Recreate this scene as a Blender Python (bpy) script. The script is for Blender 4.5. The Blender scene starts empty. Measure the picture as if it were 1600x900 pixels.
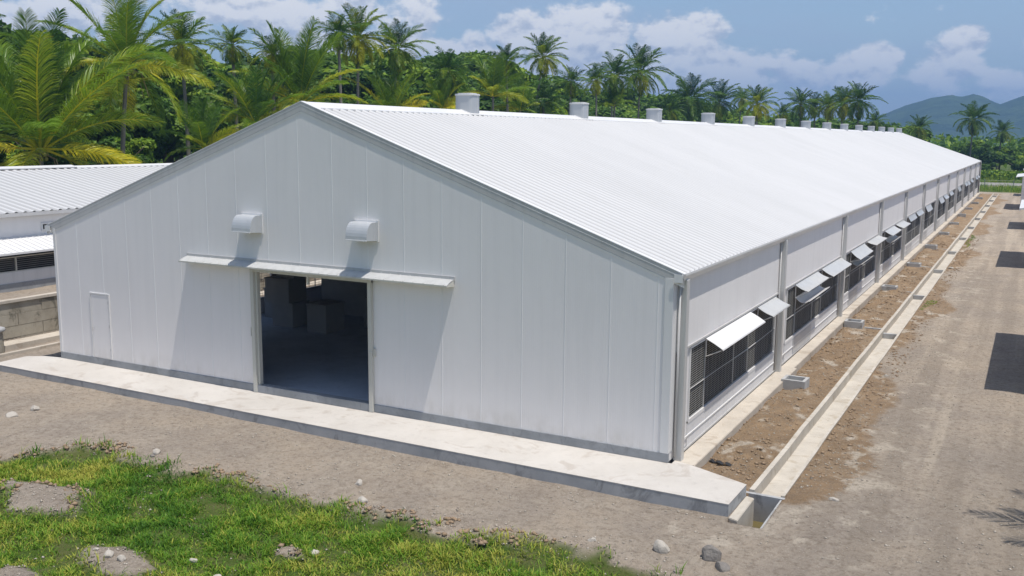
import bpy, math, random
import numpy as np
from mathutils import Vector, Matrix
random.seed(7); rng = np.random.default_rng(7)
S = bpy.context.scene; COL = S.collection
R = math.radians

# ------------------------------------------------------------ camera
CAM = (6.3979, -18.7504, 6.8009); YAW, PIT, ROL, FPX = -0.4935, -0.1572, 0.0078, 1504.83
fw = Vector((math.sin(YAW)*math.cos(PIT), math.cos(YAW)*math.cos(PIT), math.sin(PIT)))
rt = Vector((math.cos(YAW), -math.sin(YAW), 0)); up = rt.cross(fw)
r2 = rt*math.cos(ROL)+up*math.sin(ROL); u2 = -rt*math.sin(ROL)+up*math.cos(ROL)
cd = bpy.data.cameras.new('camera'); cam = bpy.data.objects.new('camera', cd); COL.objects.link(cam)
cam.matrix_world = Matrix(((r2.x, u2.x, -fw.x, CAM[0]), (r2.y, u2.y, -fw.y, CAM[1]), (r2.z, u2.z, -fw.z, CAM[2]), (0, 0, 0, 1)))
cd.sensor_width = 36; cd.lens = FPX*36/1600; cd.clip_end = 12000; cd.clip_start = .1
S.camera = cam
S.view_settings.view_transform = 'Standard'; S.view_settings.look = 'None'
S.view_settings.exposure = -0.02; S.view_settings.gamma = 1

def ray(px, py):
    return (fw*FPX + r2*(px-800) - u2*(py-450)).normalized()
def place(px, dist):
    """ground position at a horizontal distance along a heading of the photograph"""
    d = ray(px, 216); h = Vector((d.x, d.y)).normalized()
    return CAM[0]+h.x*dist, CAM[1]+h.y*dist
def height_at(px, py, dist):
    d = ray(px, py); return CAM[2] + d.z/math.hypot(d.x, d.y)*dist

# ------------------------------------------------------------ sun and sky
TR = Vector((-.28, .092, -1)).normalized()
sd = bpy.data.lights.new('sun', 'SUN'); sun = bpy.data.objects.new('sun', sd); COL.objects.link(sun)
sd.energy = 4.6; sd.angle = R(.55); sd.color = (1, .95, .875)
sun.rotation_euler = TR.to_track_quat('-Z', 'Y').to_euler(); sun.location = (30, -20, 60)

W = bpy.data.worlds.new("World"); S.world = W; W.use_nodes = True
nt = W.node_tree; N = nt.nodes; L = nt.links
for n in list(N): N.remove(n)
def nd(t, **k):
    n = N.new(t)
    for a, b in k.items(): setattr(n, a, b)
    return n
sky = nd('ShaderNodeTexSky', sky_type='NISHITA', sun_disc=False)
sky.sun_elevation = math.asin(-TR.z); sky.sun_rotation = math.atan2(-TR.x, -TR.y)
sky.air_density = 1.0; sky.dust_density = .6; sky.ozone_density = 1.3; sky.altitude = 0
bg = nd('ShaderNodeBackground'); bg.inputs[1].default_value = .13
out = nd('ShaderNodeOutputWorld')
def wmath(op, a, b=None, c=None, clamp=False):
    n = nd('ShaderNodeMath', operation=op, use_clamp=clamp)
    for i, v in enumerate((a, b, c)):
        if v is None: continue
        if isinstance(v, (int, float)): n.inputs[i].default_value = v
        else: L.new(v, n.inputs[i])
    return n.outputs[0]
tc = nd('ShaderNodeTexCoord')
def vecmap(off, scl):
    m = nd('ShaderNodeMapping'); L.new(tc.outputs['Generated'], m.inputs[0])
    m.inputs['Location'].default_value = off; m.inputs['Scale'].default_value = scl
    return m.outputs[0]
def wnoise(v, sc, det=8, rough=.55, dist=0):
    n = nd('ShaderNodeTexNoise'); L.new(v, n.inputs['Vector'])
    n.inputs['Scale'].default_value = sc; n.inputs['Detail'].default_value = det
    n.inputs['Roughness'].default_value = rough; n.inputs['Distortion'].default_value = dist
    return n.outputs[0]
blobs = [(905, 62, .085, 1), (830, 62, .065, .95), (780, 95, .07, .7), (1055, 72, .075, 1), (1110, 105, .07, .8), (960, 125, .12, .72), (850, 150, .13, .66), (1120, 150, .12, .6), (1240, 120, .06, .5),
         (1372, 92, .036, .9), (1340, 115, .05, .6), (1515, 66, .036, .9), (1490, 105, .06, .7), (1580, 130, .07, .55), (420, 25, .07, .72), (470, 60, .09, .6), (330, 20, .10, .6), (560, 25, .10, .55), (620, 70, .08, .5), (690, 75, .035, .6),
         (1700, 60, .1, .6), (30, 40, .14, .6), (180, 30, .1, .5), (-300, 100, .2, .6), (2000, 40, .15, .6)]
def field(dz):
    """cloud field: noise plus bumps where the cumulus stand"""
    v = vecmap((0, 0, dz), (1, 1, 1.55))
    base = wnoise(v, 15, 10, .60)
    tot = None
    for (px, py, r, w) in blobs:
        d = ray(px, py)
        sub = nd('ShaderNodeVectorMath', operation='SUBTRACT'); L.new(v, sub.inputs[0])
        sub.inputs[1].default_value = (d.x, d.y, d.z*1.55)
        ln = nd('ShaderNodeVectorMath', operation='LENGTH'); L.new(sub.outputs[0], ln.inputs[0])
        b = wmath('MULTIPLY', wmath('SUBTRACT', 1.0, wmath('DIVIDE', ln.outputs['Value'], r), clamp=True), w)
        tot = b if tot is None else wmath('MAXIMUM', tot, b)
    return base, tot
base, bump = field(0)
base2, _b = base, None
v2 = vecmap((0, 0, .012), (1, 1, 1.55)); base2 = wnoise(v2, 15, 7, .56)
dens = wmath('ADD', wmath('MULTIPLY', bump, .60), wmath('SUBTRACT', base, .655))
mr = nd('ShaderNodeMapRange', interpolation_type='SMOOTHSTEP'); L.new(dens, mr.inputs[0])
mr.inputs[1].default_value = -.03; mr.inputs[2].default_value = .085; mr.inputs[3].default_value = 0; mr.inputs[4].default_value = .93
# thin veil of high cloud
veil = wnoise(vecmap((3, 1, 0), (1, 1, 4)), 3.2, 6, .6)
mv = nd('ShaderNodeMapRange', interpolation_type='SMOOTHSTEP'); L.new(veil, mv.inputs[0])
mv.inputs[1].default_value = .38; mv.inputs[2].default_value = .72; mv.inputs[3].default_value = 0.0; mv.inputs[4].default_value = .45
sh = wmath('SUBTRACT', base, base2)       # lit tops, grey undersides
ms = nd('ShaderNodeMapRange', interpolation_type='SMOOTHSTEP'); L.new(sh, ms.inputs[0])
ms.inputs[1].default_value = -.11; ms.inputs[2].default_value = .035
def rgbmix(f, a, b):
    n = nd('ShaderNodeMix', data_type='RGBA')
    if isinstance(f, (int, float)): n.inputs[0].default_value = f
    else: L.new(f, n.inputs[0])
    for i, v in ((6, a), (7, b)):
        if isinstance(v, tuple): n.inputs[i].default_value = v
        else: L.new(v, n.inputs[i])
    return n.outputs[2]
cc = rgbmix(ms.outputs[0], (4.9, 5.1, 5.6, 1), (9.3, 8.9, 8.4, 1))
veilc = rgbmix(mv.outputs[0], sky.outputs[0], (3.9, 4.4, 5.5, 1))
fin = rgbmix(mr.outputs[0], veilc, cc)
L.new(fin, bg.inputs[0]); L.new(bg.outputs[0], out.inputs[0])

# ------------------------------------------------------------ helpers
def tag(o, label=None, cat=None, group=None, kind=None):
    if label: o['label'] = label
    if cat: o['category'] = cat
    if group: o['group'] = group
    if kind: o['kind'] = kind
    return o
def empty(name, loc, label=None, cat=None, group=None, rz=0):
    o = bpy.data.objects.new(name, None); COL.objects.link(o); o.location = loc; o.rotation_euler.z = rz
    o.empty_display_size = .2
    return tag(o, label, cat, group)
def link(name, me, parent=None, loc=(0, 0, 0)):
    o = bpy.data.objects.new(name, me); COL.objects.link(o); o.location = loc
    if parent is not None: o.parent = parent
    return o
class MB:
    def __init__(s): s.v = []; s.f = []; s.m = []
    def face(s, pts, mi=0):
        b = len(s.v); s.v += [tuple(p) for p in pts]; s.f.append(tuple(range(b, b+len(pts)))); s.m.append(mi)
    def box(s, x0, x1, y0, y1, z0, z1, mi=0):
        b = len(s.v)
        s.v += [(x0, y0, z0), (x1, y0, z0), (x1, y1, z0), (x0, y1, z0), (x0, y0, z1), (x1, y0, z1), (x1, y1, z1), (x0, y1, z1)]
        for q in ((3, 2, 1, 0), (4, 5, 6, 7), (0, 1, 5, 4), (1, 2, 6, 5), (2, 3, 7, 6), (3, 0, 4, 7)):
            s.f.append(tuple(b+i for i in q)); s.m.append(mi)
        return s
    def prism(s, poly, axis, a, b, mi=0):
        """poly in the two other axes, extruded from a to b along axis"""
        def P(u, w, t): return {0: (t, u, w), 1: (u, t, w), 2: (u, w, t)}[axis]
        n = len(poly); k = len(s.v)
        s.v += [P(u, w, a) for u, w in poly] + [P(u, w, b) for u, w in poly]
        s.f.append(tuple(k+i for i in range(n))[::-1]); s.m.append(mi)
        s.f.append(tuple(k+n+i for i in range(n))); s.m.append(mi)
        for i in range(n):
            j = (i+1) % n; s.f.append((k+i, k+j, k+n+j, k+n+i)); s.m.append(mi)
        return s
    def tube(s, pts, rad, n=8, mi=0):
        k0 = len(s.v); pts = [Vector(p) for p in pts]
        if isinstance(rad, (int, float)): rad = [rad]*len(pts)
        ref = Vector((0, 0, 1))
        for i, p in enumerate(pts):
            t = (pts[min(i+1, len(pts)-1)]-pts[max(i-1, 0)]).normalized()
            r_ = ref if abs(t.z) < .9 else Vector((1, 0, 0))
            a = t.cross(r_).normalized(); b = t.cross(a)
            for j in range(n):
                an = 2*math.pi*j/n; s.v.append(tuple(p+(a*math.cos(an)+b*math.sin(an))*rad[i]))
        for i in range(len(pts)-1):
            for j in range(n):
                j2 = (j+1) % n; s.f.append((k0+i*n+j, k0+i*n+j2, k0+(i+1)*n+j2, k0+(i+1)*n+j)); s.m.append(mi)
        s.f.append(tuple(k0+j for j in range(n))); s.m.append(mi)
        s.f.append(tuple(k0+(len(pts)-1)*n+j for j in range(n))); s.m.append(mi)
        return s
    def mesh(s, name, mats, smooth=False, origin=(0, 0, 0), bevel=0):
        me = bpy.data.meshes.new(name)
        ox, oy, oz = origin
        me.from_pydata([(x-ox, y-oy, z-oz) for x, y, z in s.v], [], s.f)
        if not isinstance(mats, (list, tuple)): mats = [mats]
        for m in mats: me.materials.append(m)
        me.polygons.foreach_set('material_index', s.m)
        me.update()
        import bmesh
        bm = bmesh.new(); bm.from_mesh(me); bmesh.ops.recalc_face_normals(bm, faces=bm.faces)
        if bevel: bmesh.ops.bevel(bm, geom=[e for e in bm.edges if e.is_manifold and e.calc_face_angle(0) > .5], offset=bevel, segments=2, affect='EDGES')
        bm.to_mesh(me); bm.free()
        if smooth: me.polygons.foreach_set('use_smooth', [True]*len(me.polygons))
        return me
    def build(s, name, mats, parent=None, loc=(0, 0, 0), **k):
        return link(name, s.mesh(name, mats, **k), parent, loc)

def np_mesh(name, V, F, mat, tint=None, smooth=False):
    V = np.asarray(V, np.float32); F = np.asarray(F, np.int32); k = F.shape[1]
    me = bpy.data.meshes.new(name)
    me.vertices.add(len(V)); me.vertices.foreach_set('co', V.ravel())
    me.loops.add(F.size); me.loops.foreach_set('vertex_index', F.ravel())
    me.polygons.add(len(F)); me.polygons.foreach_set('loop_start', np.arange(len(F), dtype=np.int32)*k)
    me.polygons.foreach_set('loop_total', np.full(len(F), k, np.int32))
    if smooth: me.polygons.foreach_set('use_smooth', np.ones(len(F), bool))
    if tint is not None:
        a = me.attributes.new('tint', 'FLOAT', 'POINT'); a.data.foreach_set('value', np.asarray(tint, np.float32))
    for m in (mat if isinstance(mat, (list, tuple)) else [mat]): me.materials.append(m)
    me.update(calc_edges=True); me.validate()
    return me
def vnoise(x, y, sc, seed=0):
    """cheap smooth 2-D value noise, -1..1"""
    x = np.asarray(x, float)*sc; y = np.asarray(y, float)*sc
    xi = np.floor(x).astype(np.int64); yi = np.floor(y).astype(np.int64); fx = x-xi; fy = y-yi
    fx = fx*fx*(3-2*fx); fy = fy*fy*(3-2*fy)
    def h(a, b):
        n = (a*374761393+b*668265263+seed*1442695041) & 0xffffffff
        n = ((n ^ (n >> 13))*1274126177) & 0xffffffff
        return ((n ^ (n >> 16)) & 0xffff)/32767.5-1
    return (h(xi, yi)*(1-fx)+h(xi+1, yi)*fx)*(1-fy)+(h(xi, yi+1)*(1-fx)+h(xi+1, yi+1)*fx)*fy

# ------------------------------------------------------------ materials
class Mat:
    def __init__(s, name, rough=.8, metal=0, spec=.3):
        s.m = bpy.data.materials.new(name); s.m.use_nodes = True; s.t = s.m.node_tree
        s.b = s.t.nodes['Principled BSDF']; s.o = s.t.nodes['Material Output']
        s.b.inputs['Roughness'].default_value = rough; s.b.inputs['Metallic'].default_value = metal
        s.b.inputs['Specular IOR Level'].default_value = spec
        s.co = s.n('ShaderNodeTexCoord').outputs['Object']
    def n(s, t, **k):
        n = s.t.nodes.new(t)
        for a, b in k.items(): setattr(n, a, b)
        return n
    def l(s, a, b): s.t.links.new(a, b)
    def world(s):
        s.co = s.n('ShaderNodeNewGeometry').outputs['Position']; return s
    def map(s, scale, loc=(0, 0, 0), rot=(0, 0, 0)):
        m = s.n('ShaderNodeMapping'); s.l(s.co, m.inputs[0]); m.inputs['Scale'].default_value = scale
        m.inputs['Location'].default_value = loc; m.inputs['Rotation'].default_value = rot; return m.outputs[0]
    def noise(s, sc, det=4, rough=.55, vec=None, dist=0):
        n = s.n('ShaderNodeTexNoise'); s.l(vec or s.co, n.inputs['Vector']); n.inputs['Scale'].default_value = sc
        n.inputs['Detail'].default_value = det; n.inputs['Roughness'].default_value = rough; n.inputs['Distortion'].default_value = dist
        return n.outputs[0]
    def rng(s, v, a, b, c=0, d=1):
        n = s.n('ShaderNodeMapRange', interpolation_type='SMOOTHSTEP'); s.l(v, n.inputs[0])
        for i, q in enumerate((a, b, c, d)): n.inputs[i+1].default_value = q
        return n.outputs[0]
    def math(s, op, a, b, clamp=False):
        n = s.n('ShaderNodeMath', operation=op, use_clamp=clamp)
        for i, v in enumerate((a, b)):
            if isinstance(v, (int, float)): n.inputs[i].default_value = v
            else: s.l(v, n.inputs[i])
        return n.outputs[0]
    def mix(s, f, a, b):
        n = s.n('ShaderNodeMix', data_type='RGBA')
        if isinstance(f, (int, float)): n.inputs[0].default_value = f
        else: s.l(f, n.inputs[0])
        for i, v in ((6, a), (7, b)):
            if isinstance(v, tuple): n.inputs[i].default_value = (*v[:3], 1)
            else: s.l(v, n.inputs[i])
        return n.outputs[2]
    def bump(s, h, st=.3, d=.02):
        n = s.n('ShaderNodeBump'); s.l(h, n.inputs['Height']); n.inputs['Strength'].default_value = st; n.inputs['Distance'].default_value = d
        s.l(n.outputs[0], s.b.inputs['Normal']); return s
    def col(s, c):
        if isinstance(c, tuple): s.b.inputs['Base Color'].default_value = (*c[:3], 1)
        else: s.l(c, s.b.inputs['Base Color'])
        return s
    def attr(s, name):
        return s.n('ShaderNodeAttribute', attribute_name=name).outputs['Fac']

def painted(name, c, rough=.55, streak=.12, dirt=(.36, .34, .31), spec=.35, metal=0):
    """sheet metal paint with faint vertical streaks, dull blotches and scattered grime"""
    M = Mat(name, rough, metal, spec).world()
    st = M.noise(1, 5, .6, M.map((5, 5, .22)))
    bl = M.noise(.45, 5, .6)
    k = M.rng(st, .42, .72, 0, streak); k2 = M.rng(bl, .45, .75, 0, streak*.7)
    c1 = M.mix(k, c, tuple(x*.62 for x in c)); c2 = M.mix(k2, c1, dirt)
    M.col(c2)
    r = M.rng(bl, .3, .7, rough-.08, rough+.12); M.l(r, M.b.inputs['Roughness'])
    return M
gable_m = painted('gable_panel_paint', (.825, .795, .785), .5, .08)
g_w = gable_m.n('ShaderNodeTexWave', wave_type='BANDS', bands_direction='X'); gable_m.l(gable_m.co, g_w.inputs['Vector']); g_w.inputs['Scale'].default_value = 6.0
g_h = gable_m.math('ADD', gable_m.math('MULTIPLY', g_w.outputs[0], .05), gable_m.noise(.8, 3, .5, gable_m.map((1, 1, .35))))
gable_m.bump(g_h, .22, .06)
g_s = gable_m.n('ShaderNodeSeparateXYZ'); gable_m.l(gable_m.co, g_s.inputs[0])
g_c = gable_m.b.inputs['Base Color'].links[0].from_socket
g_d = gable_m.math('MULTIPLY', gable_m.rng(g_s.outputs[2], .2, .75, 1, 0), gable_m.rng(gable_m.noise(2.5, 6, .65, gable_m.map((1, 1, .5))), .35, .75, .03, .45))
g_c = gable_m.mix(g_d, g_c, (.50, .46, .40))
g_r = gable_m.math('MULTIPLY', gable_m.rng(gable_m.noise(1, 6, .7, gable_m.map((3.2, 3, .09), (4, 0, 1))), .60, .70), gable_m.rng(gable_m.noise(.3, 3), .4, .65))
g_c = gable_m.mix(gable_m.math('MULTIPLY', g_r, .30), g_c, (.86, .85, .84)); gable_m.col(g_c); gable_m = gable_m.m
seam_m = painted('panel_seam', (.83, .82, .82), .45, .05).m
side_m = painted('side_panel_paint', (.80, .775, .76), .55, .12)
side_m.bump(side_m.noise(.9, 3, .5), .12, .05); side_m = side_m.m
kick_m = painted('kick_wall_plaster', (.70, .69, .685), .75, .22, (.40, .41, .43))
kick_m.bump(kick_m.noise(8, 5, .6), .25, .01); kick_m = kick_m.m
M = Mat('roof_sheet', .42, 0, .35).world()
a1 = M.noise(.25, 5, .6, M.map((.35, 1, 1))); a2 = M.noise(1.1, 5, .65, M.map((.35, 2.2, .35)))
M.col(M.mix(M.rng(a2, .45, .75, 0, .35), M.mix(M.rng(a1, .35, .7), (.615, .61, .605), (.58, .577, .572)), (.52, .515, .50))); rc = M.b.inputs['Base Color'].links[0].from_socket
M.col(M.mix(M.rng(M.attr('tint'), 0, .8), M.mix(.75, rc, (.37, .365, .36)), rc)); roof_m = M.m  # rib valleys coloured darker, painted-in shading so the ribs read as stripes
trim_m = painted('grey_trim', (.54, .53, .52), .4, .25).m
white_m = painted('white_trim', (.74, .73, .72), .42, .15).m
galv_m = painted('zinc_sheet', (.50, .515, .535), .38, .2, (.5, .5, .5), .5, .15).m
flap_m = painted('flap_sheet', (.56, .56, .55), .35, .3, (.47, .46, .42), .5, .1).m
cream_m = painted('cream_frame', (.60, .585, .53), .5, .3, (.4, .37, .3)).m
dark_m = Mat('dark_rubber', .7).col((.03, .03, .032)).m
rod_m = Mat('wire_rod', .5, .3).col((.30, .30, .29)).m
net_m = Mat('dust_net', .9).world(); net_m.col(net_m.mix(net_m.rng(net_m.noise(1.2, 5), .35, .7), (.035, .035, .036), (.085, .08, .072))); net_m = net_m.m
def concrete(name, c, c2, stain=(.2, .17, .13), st=.5, sc=1.0, bump=.3):
    M = Mat(name, .88, 0, .2).world()
    a = M.noise(.8*sc, 6, .62); b = M.noise(5*sc, 6, .65); w = M.noise(1.1*sc, 7, .68, M.map((1, 1, .6), (7, 3, 0)), 1.6)
    x = M.mix(M.rng(a, .3, .7), c, c2)
    x = M.mix(M.rng(w, .53, .63, 0, st), x, stain)
    x = M.mix(M.rng(b, .5, .8, 0, .45), x, tuple(q*.72 for q in c2))
    M.col(x); M.bump(M.math('ADD', b, M.noise(40, 4, .7)), bump, .01); return M.m
slab_m = concrete('slab_concrete', (.585, .55, .505), (.52, .485, .44), (.43, .38, .33), .6, .8, .12)
slabside_m = concrete('slab_side_concrete', (.44, .44, .44), (.34, .345, .35), (.20, .20, .20), .6, 1.2)
plinth_m = concrete('plinth_concrete', (.36, .37, .385), (.27, .28, .29), (.2, .2, .2), .5, 1.4)
kerb_m = concrete('kerb_concrete', (.58, .52, .44), (.47, .42, .355), (.34, .27, .20), .5)
drain_m = concrete('drain_concrete', (.57, .525, .455), (.47, .43, .37), (.36, .30, .22), .5, 1.5)
basin_m = concrete('basin_concrete', (.50, .50, .49), (.38, .38, .38))
old_m = concrete('old_blockwork', (.40, .365, .30), (.27, .24, .19), (.13, .12, .09), .75, 1.3, .5)
floor_m = concrete('barn_floor', (.55, .60, .67), (.47, .52, .59), (.35, .38, .42), .3)
crate_m = Mat('crate_grey', .8).world(); crate_m.col(crate_m.mix(crate_m.noise(3, 5), (.42, .43, .44), (.56, .56, .55))); crate_m = crate_m.m

def leafmat(name, lo, mid, hi, transl=.35, rough=.5):
    M = Mat(name, rough, 0, .35)
    t = M.attr('tint'); oi = M.n('ShaderNodeObjectInfo').outputs['Random']
    f = M.math('ADD', t, M.math('MULTIPLY', M.math('SUBTRACT', oi, .5), .35))
    c = M.n('ShaderNodeValToRGB'); M.l(f, c.inputs[0]); e = c.color_ramp.elements
    e[0].color = (*lo, 1); e[0].position = .1; e[1].color = (*hi, 1); e[1].position = .95
    q = e.new(.55); q.color = (*mid, 1)
    M.l(c.outputs[0], M.b.inputs['Base Color'])
    tr = M.n('ShaderNodeBsdfTranslucent'); M.l(c.outputs[0], tr.inputs[0])
    mx = M.n('ShaderNodeMixShader'); mx.inputs[0].default_value = transl
    M.l(M.b.outputs[0], mx.inputs[1]); M.l(tr.outputs[0], mx.inputs[2]); M.l(mx.outputs[0], M.o.inputs[0])
    return M.m
palm_m = leafmat('palm_leaf', (.045, .125, .012), (.19, .31, .016), (.72, .62, .035), .34, .38)
palmfar_m = leafmat('far_palm_leaf', (.028, .085, .012), (.115, .22, .016), (.46, .46, .03), .34, .45)
tree_m = leafmat('tree_leaf', (.026, .078, .008), (.115, .22, .012), (.34, .45, .022), .32, .6)
grass_m = leafmat('grass_blade', (.05, .155, .010), (.165, .32, .018), (.48, .46, .08), .35, .6)
M = Mat('palm_trunk', .9); M.col(M.mix(M.noise(5, 5, .6, M.map((1, 1, 4))), (.13, .115, .095), (.27, .25, .22))); M.bump(M.noise(6, 3, .5, M.map((.5, .5, 5))), .6, .03); ptrunk_m = M.m
M = Mat('tree_bark', .9); M.col(M.mix(M.noise(4, 5), (.09, .07, .05), (.20, .17, .13))); bark_m = M.m
M = Mat('dry_frond', .8); M.col(M.mix(M.noise(4, 4), (.22, .16, .09), (.34, .27, .16))); dry_m = M.m
M = Mat('coconut_husk', .5); M.col(M.mix(M.noise(6, 2), (.30, .24, .05), (.20, .23, .04))); nut_m = M.m
M = Mat('rock', .85).world(); M.col(M.mix(M.noise(6, 6, .6), (.33, .30, .26), (.58, .53, .46))); M.bump(M.noise(14, 6, .65), .6, .03); rock_m = M.m
M = Mat('dark_rock', .9).world(); M.col(M.mix(M.noise(7, 6, .6), (.13, .12, .11), (.33, .30, .27))); M.bump(M.noise(14, 6, .65), .8, .04); drock_m = M.m
M = Mat('pit_water', .08, 0, .5).world(); M.col(M.mix(M.noise(3, 4), (.10, .085, .035), (.17, .135, .055))); water_m = M.m

# ------------------------------------------------------------ ground
def on_ground(px, py, z=-.36):
    d = ray(px, py); t = (z-CAM[2])/d.z; return CAM[0]+d.x*t, CAM[1]+d.y*t
GPX = [(-400, 800), (-150, 745), (0, 728), (60, 714), (130, 708), (190, 718), (250, 731), (330, 740), (400, 756), (440, 776), (520, 790), (600, 803), (680, 816), (760, 834), (840, 852), (900, 860), (960, 874), (1030, 896), (1080, 925), (1130, 1000), (1160, 1200)]
GE = sorted([on_ground(*p) for p in GPX]); GE = [(-60, GE[0][1]-3)]+GE+[(30, -30)]
gx = np.array([g[0] for g in GE]); gy = np.array([g[1] for g in GE])
def grass_mask(x, y):
    """>0 on grass: distance inside the verge plus ragged edge"""
    e = np.interp(x, gx, gy)
    d = (e-y) -.10 + vnoise(x, y, .9, 3)*.28 + vnoise(x, y, 2.6, 4)*.26 + vnoise(x, y, 6, 9)*.12
    for (cx, cy, rx, ry) in PATCH:
        q = 1-np.sqrt(((x-cx)/rx)**2+((y-cy)/ry)**2)
        d = np.where(q > -.6, np.minimum(d, -q*.8+vnoise(x, y, 2.4, 5)*.32+vnoise(x, y, 7, 15)*.2), d)
    return d
PATCH = [(*on_ground(px, py), a, b) for px, py, a, b in ((70, 786, .85, .62), (165, 873, .6, .38), (455, 868, .28, .16), (190, 893, .5, .3), (700, 838, .6, .2), (1000, 885, .6, .3), (25, 905, .4, .3), (20, 765, .3, .12))]
def terrace(x, y):
    t = np.clip((-x-23.0)/.12, 0, 1); return t*np.clip((170-y)/20, 0, 1)
def ground_z(x, y):
    x = np.asarray(x, float); y = np.asarray(y, float)
    near = (y < 14) & (x > -30)
    z = -.26 + np.where(x < -8, np.clip((-8-x)/60, 0, .06), 0)
    z = z + vnoise(x, y, .35, 1)*.025 + vnoise(x, y, 1.3, 2)*.014 + vnoise(x, y, 4.1, 6)*.008
    gm = grass_mask(x, y)
    z = z - np.clip(gm*.4, 0, .14) + np.where((y < -3) & (gm > -.5), vnoise(x, y, 2.2, 8)*.03, 0)
    bed = np.clip((x-.4)/.2, 0, 1)*np.clip((1.9-x)/.1, 0, 1)*np.clip(y/.4, 0, 1)*np.clip((121-y)/.5, 0, 1)
    z = z + bed*(vnoise(x, y, .9, 11)*.10+vnoise(x, y, 2.7, 12)*.06+.05)
    fr = np.clip((x-2.5)/.15, 0, 1)*np.clip((4.2-x)/.8, 0, 1)*np.clip((y+1)/1, 0, 1)
    z = z + fr*(vnoise(x, y, 1.6, 13)*.03+vnoise(x, y, 5, 14)*.018)
    # wheel tracks along the gravel drive
    for tx in (4.6, 6.6): z = z - .03*np.exp(-((x-tx-.25*np.sin(y*.07))/.3)**2)*np.clip((x-2), 0, 1)
    nd_ = np.clip(np.minimum(abs(x-1.82), abs(x-2.6))/.35, 0, 1)*.9+.1; ins = (y > -2.2) & (y < 122); z = np.where(ins, -.25+(z+.25)*nd_, z)
    # under the slab and the barn
    z = np.where((x > -20.1) & (x < .45) & (y > -1.4) & (y < 119.3), -.5, z)
    z = np.where((x > -20.1) & (x < 1.7) & (y > -1.4) & (y < -.2), -.5, z)
    z = np.where((x > 1.87) & (x < 2.54) & (y > -1.88) & (y < 121.9), -1.15, z)
    z = z + terrace(x, y)*1.45
    return z
xs = np.concatenate([[-4000, -1500, -600, -300, -160, -100, -70, -50, -40, -34, -30, -27], np.arange(-25, -23.3, .4), [-23.2, -23.14, -23.02, -22.9],
                     np.arange(-22.6, 1.7, .17), [1.80, 1.868, 1.88, 2.0, 2.2, 2.4, 2.53, 2.545, 2.6, 2.7], np.arange(2.85, 8, .17), [8.5, 9.5, 11, 14, 20, 28, 40, 80, 200, 600, 1500, 4000]])
ys = np.concatenate([[-400, -150, -80, -50, -35, -28, -24], np.arange(-21, -1.95, .16), [-1.90, -1.87], np.arange(-1.75, 8, .16), np.arange(8.2, 34, .26), np.arange(34.6, 121.4, .9), [121.8, 122], np.arange(123, 175, 2.5), [180, 200, 240, 300, 450, 700, 1200, 2500, 6000]])
X, Y = np.meshgrid(xs, ys); Z = ground_z(X, Y)
nx, ny = len(xs), len(ys)
I = np.arange(nx*ny).reshape(ny, nx)
F = np.stack([I[:-1, :-1], I[:-1, 1:], I[1:, 1:], I[1:, :-1]], -1).reshape(-1, 4)
M = Mat('ground_dirt', .95, 0, .15).world()
gmask = M.rng(M.attr('tint'), -.15, .25)
bedm = M.attr('bed'); far = M.attr('far')
n1 = M.noise(.35, 6, .6); n2 = M.noise(2.2, 6, .65); n3 = M.noise(9, 7, .75); n4 = M.noise(26, 5, .75)
grv = M.mix(M.rng(n1, .35, .65), (.485, .40, .312), (.385, .325, .268))
grv = M.mix(M.rng(n2, .42, .72, 0, .55), grv, (.50, .43, .35))
trk = M.noise(1, 4, .55, M.map((1.25, .045, 1), (3, 0, 0)))
grv = M.mix(M.math('MULTIPLY', M.rng(trk, .46, .62, 0, .55), M.attr('road')), grv, (.325, .272, .218))
grv = M.mix(M.math('MULTIPLY', M.rng(trk, .44, .34, 0, .6), M.attr('road')), grv, (.60, .51, .40))
soil = M.mix(M.rng(n2, .3, .7), (.40, .275, .165), (.28, .192, .115))
soil = M.mix(M.rng(n1, .5, .7, 0, .6), soil, (.37, .285, .195))
b2 = M.rng(M.math('ADD', bedm, M.math('MULTIPLY', M.math('SUBTRACT', n2, .5), .9)), .35, .62)
c = M.mix(b2, grv, soil)
pale = M.math('MULTIPLY', M.rng(M.noise(1.3, 5, .62, M.map((1, .7, 1), (9, 4, 0))), .54, .66), M.math('ADD', M.math('MULTIPLY', M.attr('pale'), .95), .08))
c = M.mix(pale, c, (.60, .52, .42))
c = M.mix(M.rng(n3, .46, .70, 0, .7), c, (.21, .165, .12))
n5 = M.noise(4.2, 8, .78, M.map((1, 1, 1), (5, 2, 0)))
c = M.mix(M.rng(n5, .51, .66, 0, .55), c, (.235, .19, .145))
c = M.mix(M.rng(n4, .56, .68, 0, .75), c, (.62, .55, .46))
grs = M.mix(M.rng(n2, .35, .65), (.08, .135, .02), (.15, .16, .055))
c = M.mix(gmask, c, grs)
fg = M.mix(M.rng(M.noise(.2, 5), .3, .7), (.06, .10, .02), (.13, .16, .045))
c = M.mix(far, c, fg)
M.col(c); M.bump(M.math('ADD', M.math('MULTIPLY', n3, 1.0), M.math('ADD', M.math('MULTIPLY', n4, .6), M.math('MULTIPLY', n5, 1.3))), 1.0, .07); ground_m = M.m
me = np_mesh('ground', np.stack([X, Y, Z], -1).reshape(-1, 3), F, ground_m, grass_mask(X, Y).ravel(), True)
def pattr(me, name, v):
    a = me.attributes.new(name, 'FLOAT', 'POINT'); a.data.foreach_set('value', np.asarray(v, np.float32).ravel())
bedv = np.clip((X+.2)/.4, 0, 1)*np.clip((3.75+.5*np.sin(Y*.31)+.3*np.sin(Y*.83)-X)/1.2, 0, 1)*np.clip((Y+1.2)/1.2, 0, 1)*np.clip((122.5-Y)/1.5, 0, 1)
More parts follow.
